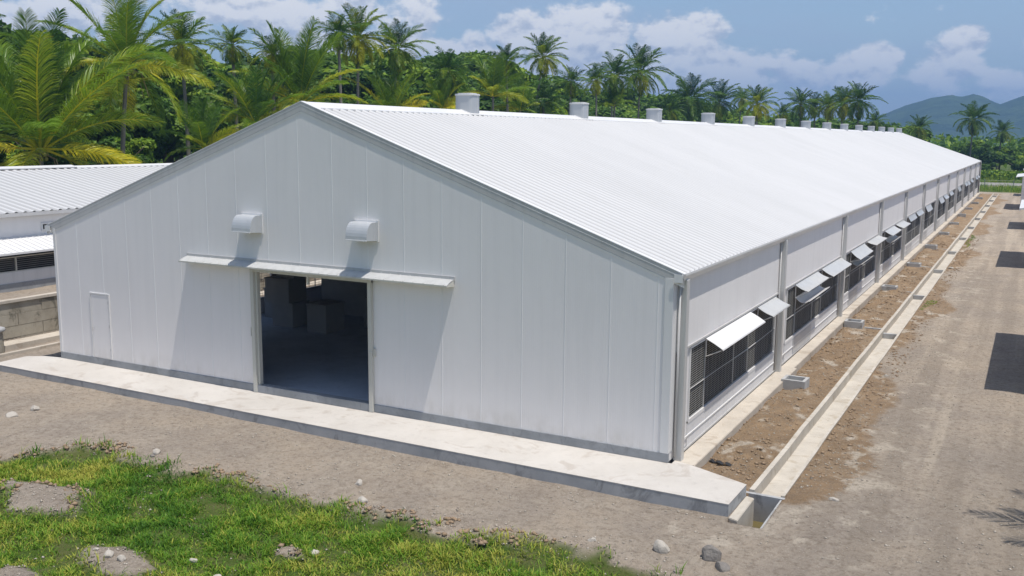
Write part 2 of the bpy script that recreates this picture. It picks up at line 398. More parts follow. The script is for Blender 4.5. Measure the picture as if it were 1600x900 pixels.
pattr(me, 'bed', bedv); pattr(me, 'road', np.clip((X-2.6)/1.2, 0, 1)*np.clip((Y+8)/6, .0, 1))
pattr(me, 'pale', np.clip((X-.2)/.5, 0, 1)*np.clip((5.2-X)/1.5, 0, 1)*(Y > -3)*np.clip((90-Y)/30, 0, 1)+.25*(Y < -1.5)*(X < 2))
far = np.where((Y > 127) & (Y < 145), 1, 0)+np.where(Y > 157, 1, 0); far = np.where((X > 12) | (X < -44) | ((X < -24.6) & (X > -44) & (Y > 126)) | (Y < -25), 1, far)
pattr(me, 'far', np.clip(far, 0, 1))
g = link('ground', me); g['kind'] = 'structure'
# far road beyond the verge
m = MB(); m.face([(-300, 147.5, -.19), (300, 144.5, -.19), (300, 155.5, -.19), (-300, 157.5, -.19)])
M = Mat('far_road', .9).world(); M.col(M.mix(M.noise(.5, 5), (.33, .31, .29), (.25, .235, .225)))
tag(m.build('road', M.m), kind='structure')

# hills, real terrain far off
hx = np.linspace(-1000, 1300, 260); hy = np.linspace(1500, 2800, 44)
HX, HY = np.meshgrid(hx, hy)
prof_px = [1180, 1300, 1350, 1400, 1440, 1470, 1485, 1505, 1520, 1545, 1560, 1600, 1700, 1900]
prof_h = [215, 205, 188, 171, 161, 158, 161, 157, 160, 171, 167, 158, 140, 120]
pxs = 800+FPX*np.tan(np.arctan2(HX-CAM[0], HY-CAM[1])-YAW)
row = np.interp(pxs, prof_px, prof_h)
D = np.hypot(HX-CAM[0], HY-CAM[1])
crest = CAM[2]+(213.5-row)/FPX*2000/np.cos(np.arctan2(HX-CAM[0], HY-CAM[1])-YAW)
rise = np.clip((HY-1500)/480, 0, 1); rise = rise*rise*(3-2*rise); fall = np.clip((2800-HY)/760, 0, 1)
HZ = crest*rise*fall*(1+vnoise(HX, HY, .006, 31)*.15*(1-rise)+vnoise(HX, HY, .02, 32)*.10*(1-rise)) + vnoise(HX, HY, .045, 33)*2.0*rise+vnoise(HX, HY, .14, 35)*1.4*rise-1
I = np.arange(HX.size).reshape(HX.shape); F = np.stack([I[:-1, :-1], I[:-1, 1:], I[1:, 1:], I[1:, :-1]], -1).reshape(-1, 4)
M = Mat('hill_woods', .95, 0, .05).world(); q = M.noise(.02, 8, .7)
hc = M.mix(M.rng(q, .38, .62), (.018, .045, .012), (.055, .095, .026)); hc = M.mix(M.rng(M.noise(.006, 5, .6, M.map((1, 1, 1), (300, 50, 9))), .60, .68, 0, .8), hc, (.16, .14, .085))
M.col(hc); M.bump(M.noise(.05, 6, .7), 1, 14)
tag(link('hills', np_mesh('hills', np.stack([HX, HY, HZ], -1).reshape(-1, 3), F, M.m, None, True)), kind='structure')

# ------------------------------------------------------------ main barn
BW, RZ, SL, LEN = 19.24, 7.50, .3585, 119.4
XC = -BW/2
def rz_(x): return RZ-SL*abs(x-XC)
barn = empty('barn', (XC, 0, 0), 'long white metal barn with open doorway and ridge ventilators, largest building in the photo', 'barn')
BO = (XC, 0, 0)
def bp(mb, name, mats, parent=None, **k):           # a barn part given in world coordinates
    me = mb.mesh(name, mats, origin=(XC, 0, 0), **k); return link(name, me, parent or barn)
DX0, DX1, DZ = -11.33, -7.62, 3.24
def gable(m, y0, y1, door, mi=0):
    ov = -.05
    xs_ = [-BW] + ([DX0, DX1] if door else []) + [0.06]
    if not door: xs_ = [-BW, XC, .06]
    segs = [(-BW, XC)] if not door else [(-BW, DX0), (DX0, XC), (XC, DX1), (DX1, .06)]
    if not door: segs.append((XC, .06))
    for a, b in segs:
        z0 = DZ if (door and a >= DX0-.01 and b <= DX1+.01) else 0.0
        m.prism([(a, z0), (b, z0), (b, rz_(b)+ov), (a, rz_(a)+ov)], 1, y0, y1, mi)
m = MB(); gable(m, 0, .07, True)
SEAMS = [-18.24+1.0582*i for i in range(18)]
for x in SEAMS:
    z0 = 3.56 if -13.75 < x < -5.2 and DX0-.03 < x < DX1+.03 else .21
    if -17.8 < x < -16.95: z0 = 2.16
    m.box(x-.008, x+.008, -.005, .002, z0, rz_(x)-.12, 1)
bp(m, 'gable_wall', [gable_m, seam_m])
m = MB(); gable(m, LEN-.07, LEN, False); bp(m, 'rear_wall', gable_m)
m = MB(); m.box(-BW-.02, DX0-.06, -.025, .05, .003, .20); m.box(DX1+.06, .085, -.025, .05, .003, .20)
m.box(-BW-.02, -BW+.06, .05, LEN, -.3, .20); bp(m, 'plinth', plinth_m, bevel=.006)
# corner trims
m = MB(); m.prism([(-.10, -.022), (.082, -.022), (.082, .28), (.062, .28), (.062, 0), (-.10, 0)], 2, .2, rz_(0)-.12); bp(m, 'corner_trim', white_m)
m = MB(); m.prism([(-BW+.07, -.022), (-BW-.03, -.022), (-BW-.03, .2), (-BW-.005, .2), (-BW-.005, 0), (-BW+.07, 0)], 2, .2, rz_(-BW)-.1); bp(m, 'corner_trim', white_m)
# side walls. bays
PY = [.30, 9.35]+[9.95*k-.30 for k in range(2, 13)]
PX0, PX1, PW = .08, .265, .20
WZ0, WZ1 = .58, 2.27
wins = []
for k in range(12):
    a = PY[k]+PW+(.70 if k == 0 else 1.0); b = PY[k+1]-.16
    wins.append((a, b))
m = MB()
y = .05
for (a, b) in wins:
    m.box(0, .07, y, a, .0, WZ1+.06, 0)
    m.box(.012, .10, a-.0, b, .0, WZ0, 1)     # kick wall
    y = b
m.box(0, .07, y, LEN-.06, 0, WZ1+.06, 0)
m.box(0.01, .10, .28, LEN-.06, WZ1+.063, rz_(0)-.09, 0)
bp(m, 'side_wall', [side_m, kick_m])
m = MB(); m.box(.105, .135, .58, LEN-.06, WZ1+.03, WZ1+.075); bp(m, 'flap_rail', trim_m)
m = MB()
for (a, b) in wins: m.box(.10, .118, a-.6, b, .26, .29)
bp(m, 'wall_ledge', white_m)
m = MB(); y = .05
for (a, b) in wins:
    m.box(-BW, -BW+.07, y, a, 0, 2.3); m.box(-BW, -BW+.07, a, b, 0, WZ0); y = b
m.box(-BW, -BW+.07, y, LEN-.06, 0, 2.3); m.box(-BW, -BW+.07, .08, LEN-.06, 2.302, rz_(-BW)-.06)
bp(m, 'side_wall', side_m)
m = MB(); m.box(.095, .115, .30, LEN-.05, -.03, .02); bp(m, 'base_flashing', trim_m)
# posts with downpipes
for k, y in enumerate(PY):
    m = MB(); m.box(PX0+.024, PX1, y, y+PW, -.06, rz_(.1)-.14)
    po = bp(m, 'post', flap_m, bevel=.012)
    m = MB(); m.tube([(PX0+.06, y-.06, 3.85), (PX0+.06, y-.06, .05)], .026, 8)
    bp(m, 'downpipe', trim_m, po, smooth=True)
m = MB()
m.box(.03, .30, LEN-.3, LEN+.02, -.1, rz_(.1)-.14); bp(m, 'end_post', white_m, bevel=.01)
# windows, screens
def window(a, b, x, name='window', first=False, rods=True, side=1):
    n = b-a
    f = MB(); t = .045
    f.box(x-.03, x+.035, 0, n, WZ0-.04, WZ0+t); f.box(x-.03, x+.035, 0, n, WZ1-t, WZ1)
    f.box(x-.03, x+.035, 0, t, WZ0+t, WZ1-t); f.box(x-.03, x+.035, n-t, n, WZ0+t, WZ1-t)
    f.tube([(x+.02, t, 1.31), (x+.02, n*.3, 1.30), (x+.02, n*.62, 1.27), (x+.02, n-t, 1.31)], .011, 6, 1)
    for q in (.145, .45, .62): f.box(x-.005, x+.024, n*q-.010, n*q+.010, WZ0+t, WZ1-t, 1)
    w = link(name, f.mesh('window_frame', [white_m, trim_m]), barn, (-XC, a, 0))
    s = MB(); z = WZ0+.07
    while z < WZ1-.05:
        s.box(x-.004, x+.004, t, n-t, z, z+.011); z += .052 if rods else .11
    y_ = .3
    while y_ < n-.1:
        s.box(x-.009, x-.004, y_, y_+.008, WZ0+t, WZ1-t); y_ += .3
    sc = link('screen', s.mesh('screen', rod_m), w)
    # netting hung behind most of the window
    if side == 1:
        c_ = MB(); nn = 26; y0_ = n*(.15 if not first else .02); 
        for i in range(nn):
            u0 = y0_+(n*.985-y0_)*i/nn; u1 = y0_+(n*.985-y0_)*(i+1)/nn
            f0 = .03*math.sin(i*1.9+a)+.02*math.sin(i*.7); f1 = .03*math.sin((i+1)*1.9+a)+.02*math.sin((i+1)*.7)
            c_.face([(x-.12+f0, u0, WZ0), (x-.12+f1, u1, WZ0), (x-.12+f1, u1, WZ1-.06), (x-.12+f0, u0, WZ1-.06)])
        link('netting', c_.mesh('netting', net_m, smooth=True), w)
    return w
for k, (a, b) in enumerate(wins):
    window(a, b, .075, first=(k == 0), rods=(k < 5))
# far side: shared mesh copies
lw = window(wins[2][0], wins[2][1], -BW+.035, rods=False, side=0)
lw.location.y = wins[0][0]
for k in range(1, 12):
    c1 = lw.copy(); COL.objects.link(c1); c1.location.y = wins[k][0]
    for ch in lw.children:
        c2 = ch.copy(); COL.objects.link(c2); c2.parent = c1
# grey sheet panels leaning on kick wall
for k in range(1, 8):
    a = wins[k][0]+1.15; m = MB(); m.box(.104, .116, a, a+2.5+.3*math.sin(k*2), .05, WZ0-.05)
    bp(m, 'kick_panel', galv_m)
# flaps
def flap(y0, y1, zh, out, drop, curl, mat=flap_m, sag=0):
    n = 8; L_ = math.hypot(out, drop); m = MB(); pts = []
    for i in range(n+1):
        t = i/n; pts.append((.125+out*t, zh-drop*t-curl*math.sin(math.pi*t)))
    ms_ = 6
    for j in range(ms_):
        ya = (y1-y0)*j/ms_; yb = (y1-y0)*(j+1)/ms_
        def g_(yy): return -sag*math.sin(math.pi*yy/(y1-y0))
        for i in range(n):
            (xa, za), (xb, zb) = pts[i], pts[i+1]; ka, kb = i/n, (i+1)/n
            for off in (0, -.012):
                m.face([(xa, ya, za+off+g_(ya)*ka), (xb, ya, zb+off+g_(ya)*kb), (xb, yb, zb+off+g_(yb)*kb), (xa, yb, za+off+g_(yb)*ka)])
    for ye in (0, y1-y0):
        for i in range(n):
            (xa, za), (xb, zb) = pts[i], pts[i+1]
            m.face([(xa, ye, za), (xb, ye, zb), (xb, ye, zb-.012), (xa, ye, za-.012)])
    # stiffening lip and a lap joint
    xo, zo = pts[-1]; m.box(xo-.012, xo+.012, 0, y1-y0, zo-.022, zo-.013)
    me = m.mesh('flap', mat); me.polygons.foreach_set('use_smooth', [True]*len(me.polygons))
    f = link('flap', me, barn, (-XC, y0, 0))
    for ye in (.03, y1-y0-.03):
        bk = MB(); bk.tube([(.13, ye, zh-.04), (.13, ye, zh-.42), (xo-.04, ye, zo-.03)], .013, 5)
        link('bracket', bk.mesh('bracket', white_m), f)
flap(2.25, 6.15, 2.27, .40, .22, -.01, white_m); flap(6.9, 8.95, 2.27, .42, .20, .02)
for k in range(1, 12):
    a, b = wins[k]; r_ = random.Random(k)
    ou = .38 if k < 4 else r_.uniform(.13, .20)
    flap(a+1.0, a+4.5, 2.27, ou, (.16 if k < 4 else .24)+.14*r_.random(), .03*r_.random(), (flap_m if k < 4 else galv_m), .05)
    if k not in (5, 7, 8, 10): flap(a+5.2, b+(.15 if k < 3 else -.1), 2.27, ou+.02, (.10 if k < 4 else .2)+.16*r_.random(), .02, (flap_m if k < 4 else galv_m), .04)
    if k in (1, 2, 3): flap(a+1.1, a+4.55, 1.86, .42, .08, .11, white_m if k == 1 else flap_m, .02)

# roof: ribbed sheets, each slope a part
def roof_slope(sgn, x_c, half, zr, sl, y0, y1, pitch=.30, rib=.05, over=.26, th=.03):
    cyc = [(0, 0), (.30, 0), (.48, 1), (.62, 1), (.80, 0)]
    yy = []; hh = []
    n = int((y1-y0)/pitch)
    for i in range(n):
        for u, h in cyc: yy.append(y0+(i+u)*pitch); hh.append(h*rib)
    yy.append(y1); hh.append(0)
    yy = np.array(yy); hh = np.array(hh)
    d = np.linspace(0, half+over, 5)
    V = []
    for dd in d: V.append(np.stack([np.full_like(yy, x_c+sgn*dd), yy, zr-sl*dd+hh], -1))
    V = np.array(V); nu, nv = V.shape[:2]
    I = np.arange(nu*nv).reshape(nu, nv); F = np.stack([I[:-1, :-1], I[:-1, 1:], I[1:, 1:], I[1:, :-1]], -1).reshape(-1, 4)
    if sgn > 0: F = F[:, ::-1]
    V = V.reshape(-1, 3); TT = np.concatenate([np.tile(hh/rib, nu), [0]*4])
    # underside sheet
    b = len(V); e = [(x_c, y0, zr-th), (x_c+sgn*(half+over), y0, zr-sl*(half+over)-th), (x_c+sgn*(half+over), y1, zr-sl*(half+over)-th), (x_c, y1, zr-th)]
    V = np.concatenate([V, e]); F = np.concatenate([F, [[b, b+1, b+2, b+3]]])
    return V, F, TT
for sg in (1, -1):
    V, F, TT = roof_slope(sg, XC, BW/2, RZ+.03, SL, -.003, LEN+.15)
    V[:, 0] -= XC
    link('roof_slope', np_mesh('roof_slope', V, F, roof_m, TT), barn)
# ridge cap with notched lower edge
m = MB()
for s in (1, -1):
    w_ = .42
    P0 = (XC, RZ+.085); P1 = (XC+s*w_, RZ+.085-SL*w_); P2 = (XC+s*w_, RZ+.045-SL*w_)
    for (p, q) in ((P0, P1), (P1, P2)):
        m.face([(p[0], -.018, p[1]), (q[0], -.018, q[1]), (q[0], LEN+.18, q[1]), (p[0], LEN+.18, p[1])])
    # closure shadow gaps: dark foam strips between ribs
    n = int(LEN/.41)
    for i in range(n):
        y0 = 1.1+i*.41
        if y0 > LEN-1: break
        m.box(min(XC+s*(w_+.002), XC+s*(w_+.012)), max(XC+s*(w_+.002), XC+s*(w_+.012)), y0, y0+.13, RZ+.034-SL*w_, RZ+.064-SL*w_, 1)
bp(m, 'ridge_cap', [white_m, trim_m])
# rake fascia on the gable: two stepped bands
for s in (1, -1):
    xe = XC+s*(BW/2+.30)
    m = MB()
    def band(z0, z1, y0, y1, mi):
        m.prism([(XC, RZ+z0), (xe, RZ+z0-SL*(BW/2+.30)), (xe, RZ+z1-SL*(BW/2+.30)), (XC, RZ+z1)], 1, y0, y1, mi)
    band(-.15, .072, -.014, -.003, 0); band(-.19, -.155, -.012, -.003, 1); band(.0, .010, -.018, -.0142, 1)
    band(.078, .098, -.020, .14, 1)
    bp(m, 'rake_trim', [trim_m, white_m])
# gutters
for s in (1, -1):
    xo = 0 if s == 1 else -BW
    zt = rz_(0)-.075
    m = MB()
    prof = [(.10, -.12), (.22, -.12), (.28, .0), (.28, .05), (.255, .05), (.255, .015), (.21, -.09), (.10, -.09)]
    m.prism([(xo+s*u, zt+w_) for u, w_ in prof], 1, -.05, LEN+.12)
    m.box(min(xo+s*.10, xo+s*.33), max(xo+s*.10, xo+s*.28), -.06, -.049, zt-.12, zt+.05)
    bp(m, 'gutter', white_m)
    m = MB(); m.box(min(xo+s*.02, xo+s*.095), max(xo+s*.02, xo+s*.095), .3 if s == 1 else 0, LEN, zt-.20, zt+.02); bp(m, 'eave_board', trim_m)
# interior floor, columns
m = MB(); m.box(-BW+.07, -.001, .07, LEN-.07, -.3, -.001); bp(m, 'floor', floor_m)
m = MB(); m.box(DX0-.02, DX1+.02, -.06, .16, .002, .20); bp(m, 'door_sill', plinth_m, bevel=.01)
# door frame posts
m = MB()
m.box(DX0-.10, DX0+.02, -.085, -.0, .003, DZ+.10); m.box(DX1-.02, DX1+.10, -.085, -.0, .003, DZ+.10)
m.box(DX0-.10, DX1+.10, -.075, -.003, DZ, DZ+.12); m.box(DX0+.02, DX0+.09, -.02, .10, .2, DZ); m.box(DX1-.07, DX1-.02, -.02, .10, .2, DZ)
m.tube([(DX0-.16, -.03, 1.5), (DX0-.16, -.03, 1.75)], .014, 6); m.tube([(DX0-.16, -.03, 1.52), (DX0-.09, -.05, 1.52)], .012, 6); m.tube([(DX0-.16, -.03, 1.73), (DX0-.09, -.05, 1.73)], .012, 6)
m.box(DX1+.10, DX1+.17, -.05, -.003, 1.42, 1.62); m.box(DX1+.02, DX1+.12, -.10, -.085, 1.50, 1.55)
m.box(-9.62, -9.55, .02, .08, 3.02, DZ)
bp(m, 'door_frame', cream_m, bevel=.006)
# small door
m = MB(); m.box(-17.75, -17.01, -.022, -.002, .22, 2.10); sdoor = bp(m, 'door', gable_m, bevel=.004)
m = MB(); m.box(-17.80, -17.757, -.032, -.002, .205, 2.15); m.box(-17.003, -16.96, -.032, -.002, .205, 2.15); m.box(-17.757, -17.003, -.032, -.002, 2.107, 2.15); m.box(-17.757, -17.003, -.026, -.002, .203, .213)
bp(m, 'door_surround', white_m, sdoor)
m = MB(); m.tube([(-17.68, -.025, 1.12), (-17.68, -.075, 1.12), (-17.68, -.075, 1.0)], .013, 6)
for z in (.45, 1.15, 1.85): m.box(-17.02, -16.99, -.034, -.022, z, z+.09)
bp(m, 'handle', trim_m, sdoor)
# awning over the doorway
m = MB(); n = 7
for i in range(n):
    t0, t1 = i/n, (i+1)/n
    def P(t): return (-.025-.31*t, 3.50-.055*t-.05*t*t)
    (ya, za), (yb, zb) = P(t0), P(t1)
    m.face([(-13.72, ya, za), (-5.20, ya, za), (-5.20, yb, zb), (-13.72, yb, zb)])
    m.face([(-13.72, ya, za-.02), (-5.20, ya, za-.02), (-5.20, yb, zb-.02), (-13.72, yb, zb-.02)])
m.box(-13.72, -5.20, -.345, -.33, 3.362, 3.40, 1)
for x in np.arange(-13.7, -5.2, .28): m.prism([(-.025, 3.50), (-.335, 3.397), (-.335, 3.409), (-.025, 3.512)], 0, x, x+.022)
m.box(-13.74, -5.18, -.028, -.002, 3.47, 3.57, 2)
for x in (-13.72, -5.215): m.prism([(-.01, 3.50), (-.34, 3.38), (-.34, 3.36), (-.01, 3.33)], 0, x, x+.012, 1)
bp(m, 'awning', [flap_m, cream_m, trim_m])
# hooded wall vents
for xv in (-11.64, -7.98):
    m = MB(); x0, x1 = xv-.02, xv+.61; zt, zb = 4.72, 4.30
    arc = [(-.03, zt)]+[(-.03-.16-.24*math.sin(a), zb+.02+(zt-zb-.02)*math.cos(a)) for a in np.linspace(0, math.pi/2, 9)]
    pr = arc+[(-.43, zb)]
    for i in range(len(pr)-1):
        (ya, za), (yb, zb_) = pr[i], pr[i+1]
        m.face([(x0, ya, za), (x1, ya, za), (x1, yb, zb_), (x0, yb, zb_)])
    for x in (x0, x1):
        m.face([(x, *p) for p in pr]+[(x, -.03, zb-.03)])
    m.face([(x0, -.41, zb+.05), (x1, -.41, zb+.05), (x1, -.03, zb+.05), (x0, -.03, zb+.05)], 1)
    m.box(x0-.05, x1+.05, -.030, -.004, zb-.05, zt+.04, 2)
    m.box(x0, x1, -.445, -.43, zb-.012, zb+.012, 2)
    bp(m, 'wall_vent', [galv_m, dark_m, white_m])
# ridge ventilators
for i in range(14):
    y = 7.95+8.55*i-(0 if i < 10 else .35*(i-9)**1.2); h = .355; zb = RZ-.15; zt = RZ+.57; c_ = .09
    oc = []
    for (cx_, cy_, a0, rr_) in ((h, -h, -90, .10), (h, h, 0, .30), (-h, h, 90, .30), (-h, -h, 180, .30)):
        for q in range(7):
            a = R(a0+q*15); oc.append((cx_-math.copysign(rr_, cx_)+rr_*math.cos(a), cy_-math.copysign(rr_, cy_)+rr_*math.sin(a)))
    m = MB(); m.prism([(XC+u, y+w_) for u, w_ in oc], 2, zb, zt)
    v = bp(m, 'ridge_ventilator', galv_m)
    m = MB(); k_ = 1.06
    m.prism([(XC+u*k_, y+w_*k_) for u, w_ in oc], 2, zt-.045, zt+.012)
    m.prism([(XC+u*.8, y+w_*.8) for u, w_ in oc], 2, zt+.012, zt+.035)
    bp(m, 'cap', white_m, v, bevel=.01)
    m = MB(); m.prism([(XC-.02, RZ+.10), (XC+.44, RZ+.10-SL*.44), (XC+.44, RZ+.075-SL*.44), (XC-.02, RZ+.07)], 1, y-.42, y+.42); m.box(XC+h+.001, XC+h+.012, y-.004, y+.004, zb, zt-.05)
    bp(m, 'flashing', white_m, v)

# crates standing inside
def crate(x, y, w, d, h, z, label):
    m = MB(); m.box(-w/2, w/2, -d/2, d/2, 0, h-.06); m.box(-w/2-.02, w/2+.02, -d/2-.02, d/2+.02, h-.06, h)
    o = m.build('crate', crate_m, None, (x, y, z), bevel=.01); return tag(o, label, 'crate', 'grey crates inside the barn')
crate(-16.75, 7.5, .95, .9, .88, 0, 'lower grey crate of the stack seen in the doorway')
crate(-16.95, 7.5, 1.1, .95, .85, .88, 'middle grey crate of the stack seen in the doorway')
crate(-16.7, 7.6, .8, .8, .62, 1.73, 'small topmost grey crate of the stack seen in the doorway')
crate(-15.0, 7.3, .85, 1.0, 1.0, 0, 'single grey crate standing right of the stack in the barn')
crate(-18.2, 8.6, .8, .9, 1.1, 0, 'grey crate by the window at left end inside the barn')
crate(-13.6, 9.2, 1.3, 1.4, 1.05, 0, 'wide crate in the dark at the right inside the doorway')
crate(-15.8, 10.6, 3.2, 1.2, 1.9, 0, 'large dark crate at the back inside the barn')
# sheet added across the barn only to block light and keep the inside dark
m = MB(); m.box(-BW+.09, -.09, 13.0, 13.06, .002, 4.0); bp(m, 'added_light_block', net_m)

# ------------------------------------------------------------ slab, kerb, drain, basins
m = MB()
poly = [(-20.3, -1.52), (-12, -1.57), (1.85, -1.66), (1.87, -.45), (.48, .13), (.16, .18), (.16, -.0), (-BW-.03, .0), (-19.9, -.12), (-20.35, -.42)]
m.prism(poly, 2, -.55, -.008, 1); m.f and None
k = len(m.f)
top = [(x*1.0, y) for x, y in poly]
m.prism([(x+(.004 if x > 0 else -.004), y+(.004 if y > 0 else -.004)) for x, y in poly], 2, -.012, 0.0, 0)
tag(m.build('slab', [slab_m, slabside_m], None), 'long pale concrete apron slab in front of the barn doorway', 'slab')
m = MB(); m.prism([(1.874, -1.72), (2.06, -1.80), (2.05, -.50), (1.874, -.45)], 2, -1.1, -.235)
tag(m.build('step', drain_m, None, bevel=.012), 'low concrete step between slab end and water pit', 'step')
m = MB(); y = .19
while y < LEN-.5:
    y1 = min(y+9.95, LEN); m.box(.119, .47+.13*max(0, 1-y/14), y, y1-.008, -.4, -.035+.01*math.sin(y)); y = y1
tag(m.build('kerb', kerb_m, None, bevel=.012), 'pale concrete kerb along the foot of the long side wall', 'kerb')
dr = empty('drainage_channel', (1.87, 0, -.5), 'open concrete drainage channel running beside the gravel drive', 'drain')
def dpart(m, name, mat, **k): return link(name, m.mesh(name, mat, origin=(1.87, 0, -.5), **k), dr)
def wob(y): return .006*math.sin(y*.9)+.004*math.sin(y*2.3)
for nm, xa, xb, zt in (('inner_wall', 1.86, 1.965, -.195), ('outer_wall', 2.49, 2.56, -.215)):
    m = MB(); y = -.16
    while y < 121.9:
        y1 = min(y+1.6, 121.9); w0, w1 = wob(y), wob(y1); z0, z1 = zt+wob(y*1.7), zt+wob(y1*1.7)
        for q in ([(xa+w0, y, z0), (xb+w0, y, z0), (xb+w1, y1, z1), (xa+w1, y1, z1)], [(xa+w0, y, z0), (xa+w1, y1, z1), (xa+w1, y1, -1), (xa+w0, y, -1)], [(xb+w0, y, z0), (xb+w0, y, -1), (xb+w1, y1, -1), (xb+w1, y1, z1)]): m.face(q)
        y = y1
    m.face([(xa, -.16, zt), (xb, -.16, zt), (xb, -.16, -1), (xa, -.16, -1)])
    dpart(m, nm, drain_m)
m = MB(); m.box(1.93, 2.53, -.19, 121.9, -1.05, -.47); dpart(m, 'channel_floor', drain_m)
m = MB(); m.box(1.80, 2.58, -.26, -.165, -1.1, -.245); m.box(2.50, 2.56, -1.9, -.262, -1.1, -.27)
m.f = m.f; dpart(m, 'end_wall', slabside_m)
for k in range(2, 13):
    y = 9.95*k-1.6; m = MB(); m.box(1.97, 2.485, y, y+.16, -.47, -.28); dpart(m, 'baffle', basin_m, bevel=.01)
m = MB(); m.face([(1.9, -1.88, -.80), (2.54, -1.88, -.80), (2.54, -.2, -.80), (1.9, -.2, -.80)])
tag(m.build('water', water_m), kind='structure')
ords = ['nearest', 'second', 'third', 'fourth', 'fifth', 'sixth', 'seventh', 'eighth', 'ninth', 'tenth', 'eleventh']
m = MB(); w_, d_, t = .68, .62, .09
m.box(0, w_, 0, t, -.15, .30); m.box(0, w_, d_-t, d_, -.15, .30); m.box(0, t, t, d_-t, -.15, .30); m.box(w_-t, w_, t, d_-t, -.15, .30); m.box(t, w_-t, t, d_-t, -.15, .12)
bme = m.mesh('catch_basin', basin_m)
for k in range(1, 12):
    o = link('catch_basin', bme, None, (.54, PY[k]-1.05, -.27)); 
    o.rotation_euler.z = random.uniform(-.05, .05); o.scale = (1+random.uniform(-.05, .1), 1, 1 if k == 1 else random.uniform(.75, 1))
    tag(o, f'open concrete catch basin at the wall foot, {ords[k-1]} one counted from the barn\'s front corner', 'catch basin', 'catch basins along the side wall')
m = MB(); m.box(0, .62, 0, .10, -.05, .03); pme = m.mesh('spill_strip', basin_m)
for k in (2, 3, 4, 5):
    o = link('concrete_strip', pme, None, (1.24, PY[k]-.85, -.235)); o.rotation_euler.z = random.uniform(-.12, .12)
    tag(o, f'thin concrete strip leading from the {ords[k-1]} catch basin to the channel', 'concrete strip', 'strips between basins and channel')

# ------------------------------------------------------------ left barn, terrace wall
B2 = empty('barn', (-34, 30, 1.2), 'lower white roofed barn on the terrace at the left edge', 'barn')
O2 = (-34, 30, 1.2)
def b2(mb, name, mats, parent=None, **k): return link(name, mb.mesh(name, mats, origin=O2, **k), parent or B2)
ZT = 1.22; XW = -24.95; XU = -26.1; B2Y0, B2Y1 = -26, 104
zl = height_at(0, 397, 1)  # placeholder value, replaced below
def zplane(px, py, x):     # height where the view of the photograph meets the plane of a wall
    d = ray(px, py); t = (x-CAM[0])/d.x; return CAM[2]+d.z*t
z_le = zplane(0, 398, XW+.35); z_lt = zplane(0, 373, XU); z_wt = zplane(0, 404, XW); z_wb = zplane(0, 428, XW); z_ev = zplane(0, 335, XU+.3); z_e2 = zplane(0, 352, XU)
hw = 6.9
zrd = zplane(0, 264, XU-hw)
sl2 = (zrd-z_ev)/(hw+.3)
m = MB(); m.box(XW-.12, XW, B2Y0, B2Y1, ZT-.3, z_wb); b2(m, 'lower_wall', kick_m)
m = MB(); m.box(XW+.002, XW+.03, B2Y0, B2Y1, ZT-.1, ZT+.30); b2(m, 'plinth', plinth_m)
m = MB(); m.box(XU-.1, XU, B2Y0, B2Y1, z_lt-.05, z_ev-.02); b2(m, 'upper_wall', side_m)
m = MB(); m.face([(XU, B2Y0, z_lt), (XU, B2Y1, z_lt), (XW+.35, B2Y1, z_le), (XW+.35, B2Y0, z_le)]); m.face([(XU, B2Y0, z_lt-.04), (XU, B2Y1, z_lt-.04), (XW+.35, B2Y1, z_le-.04), (XW+.35, B2Y0, z_le-.04)])
m.box(XW+.34, XW+.37, B2Y0, B2Y1, z_le-.06, z_le+.01)
y = B2Y0
while y < B2Y1-.3: m.prism([(XU, z_lt+.001), (XW+.35, z_le+.001), (XW+.35, z_le+.02), (XU, z_lt+.02)], 1, y, y+.04); y += .25
b2(m, 'lean_to_roof', white_m)
m = MB(); m.box(XW-.06, XW-.02, B2Y0, B2Y1, z_wb, z_wb+.04); m.box(XW-.06, XW-.02, B2Y0, B2Y1, z_wt-.03, z_wt+.01)
y = B2Y0
while y < B2Y1: m.box(XW-.07, XW-.01, y, y+.04, z_wb+.04, z_wt-.03); y += 2.6
wf = b2(m, 'window_frame', cream_m)
m = MB(); z = z_wb+.1
while z < z_wt-.05: m.box(XW-.045, XW-.035, B2Y0, B2Y1, z, z+.012); z += .07
b2(m, 'screen', rod_m, wf)
m = MB(); m.face([(XW-.35, B2Y0, ZT), (XW-.35, B2Y1, ZT), (XW-.35, B2Y1, z_le), (XW-.35, B2Y0, z_le)]); b2(m, 'netting', net_m)
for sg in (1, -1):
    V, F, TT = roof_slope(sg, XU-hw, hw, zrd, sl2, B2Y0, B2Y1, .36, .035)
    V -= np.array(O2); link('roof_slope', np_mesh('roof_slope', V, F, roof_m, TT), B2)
m = MB(); yb = 11.2
for s in (1, -1):
    for (ya, yb_, dz) in ((B2Y0, yb, .10), (yb, B2Y1, .055)):
        w_ = .40; m.prism([(XU-hw, zrd+dz), (XU-hw+s*w_, zrd+dz-sl2*w_), (XU-hw+s*w_, zrd+dz-sl2*w_-.04), (XU-hw, zrd+dz-.04)], 1, ya, yb_)
b2(m, 'ridge_cap', white_m)
m = MB(); n = int((B2Y1-B2Y0)/.41)
m.box(XU-hw+.401, XU-hw+.405, B2Y0, B2Y1, zrd-sl2*.4+.012, zrd-sl2*.4+.02)
for i in range(n): m.box(XU-hw+.401, XU-hw+.412, B2Y0+i*.41, B2Y0+i*.41+.15, zrd-sl2*.4+.018, zrd-sl2*.4+.045)
b2(m, 'closure_strip', trim_m)
zz = z_ev-.02
m = MB(); m.prism([(XU+.12, zz-.10), (XU+.33, zz-.10), (XU+.40, zz+.03), (XU+.37, zz+.03), (XU+.31, zz-.07), (XU+.12, zz-.07)], 1, B2Y0, B2Y1); b2(m, 'gutter', white_m)
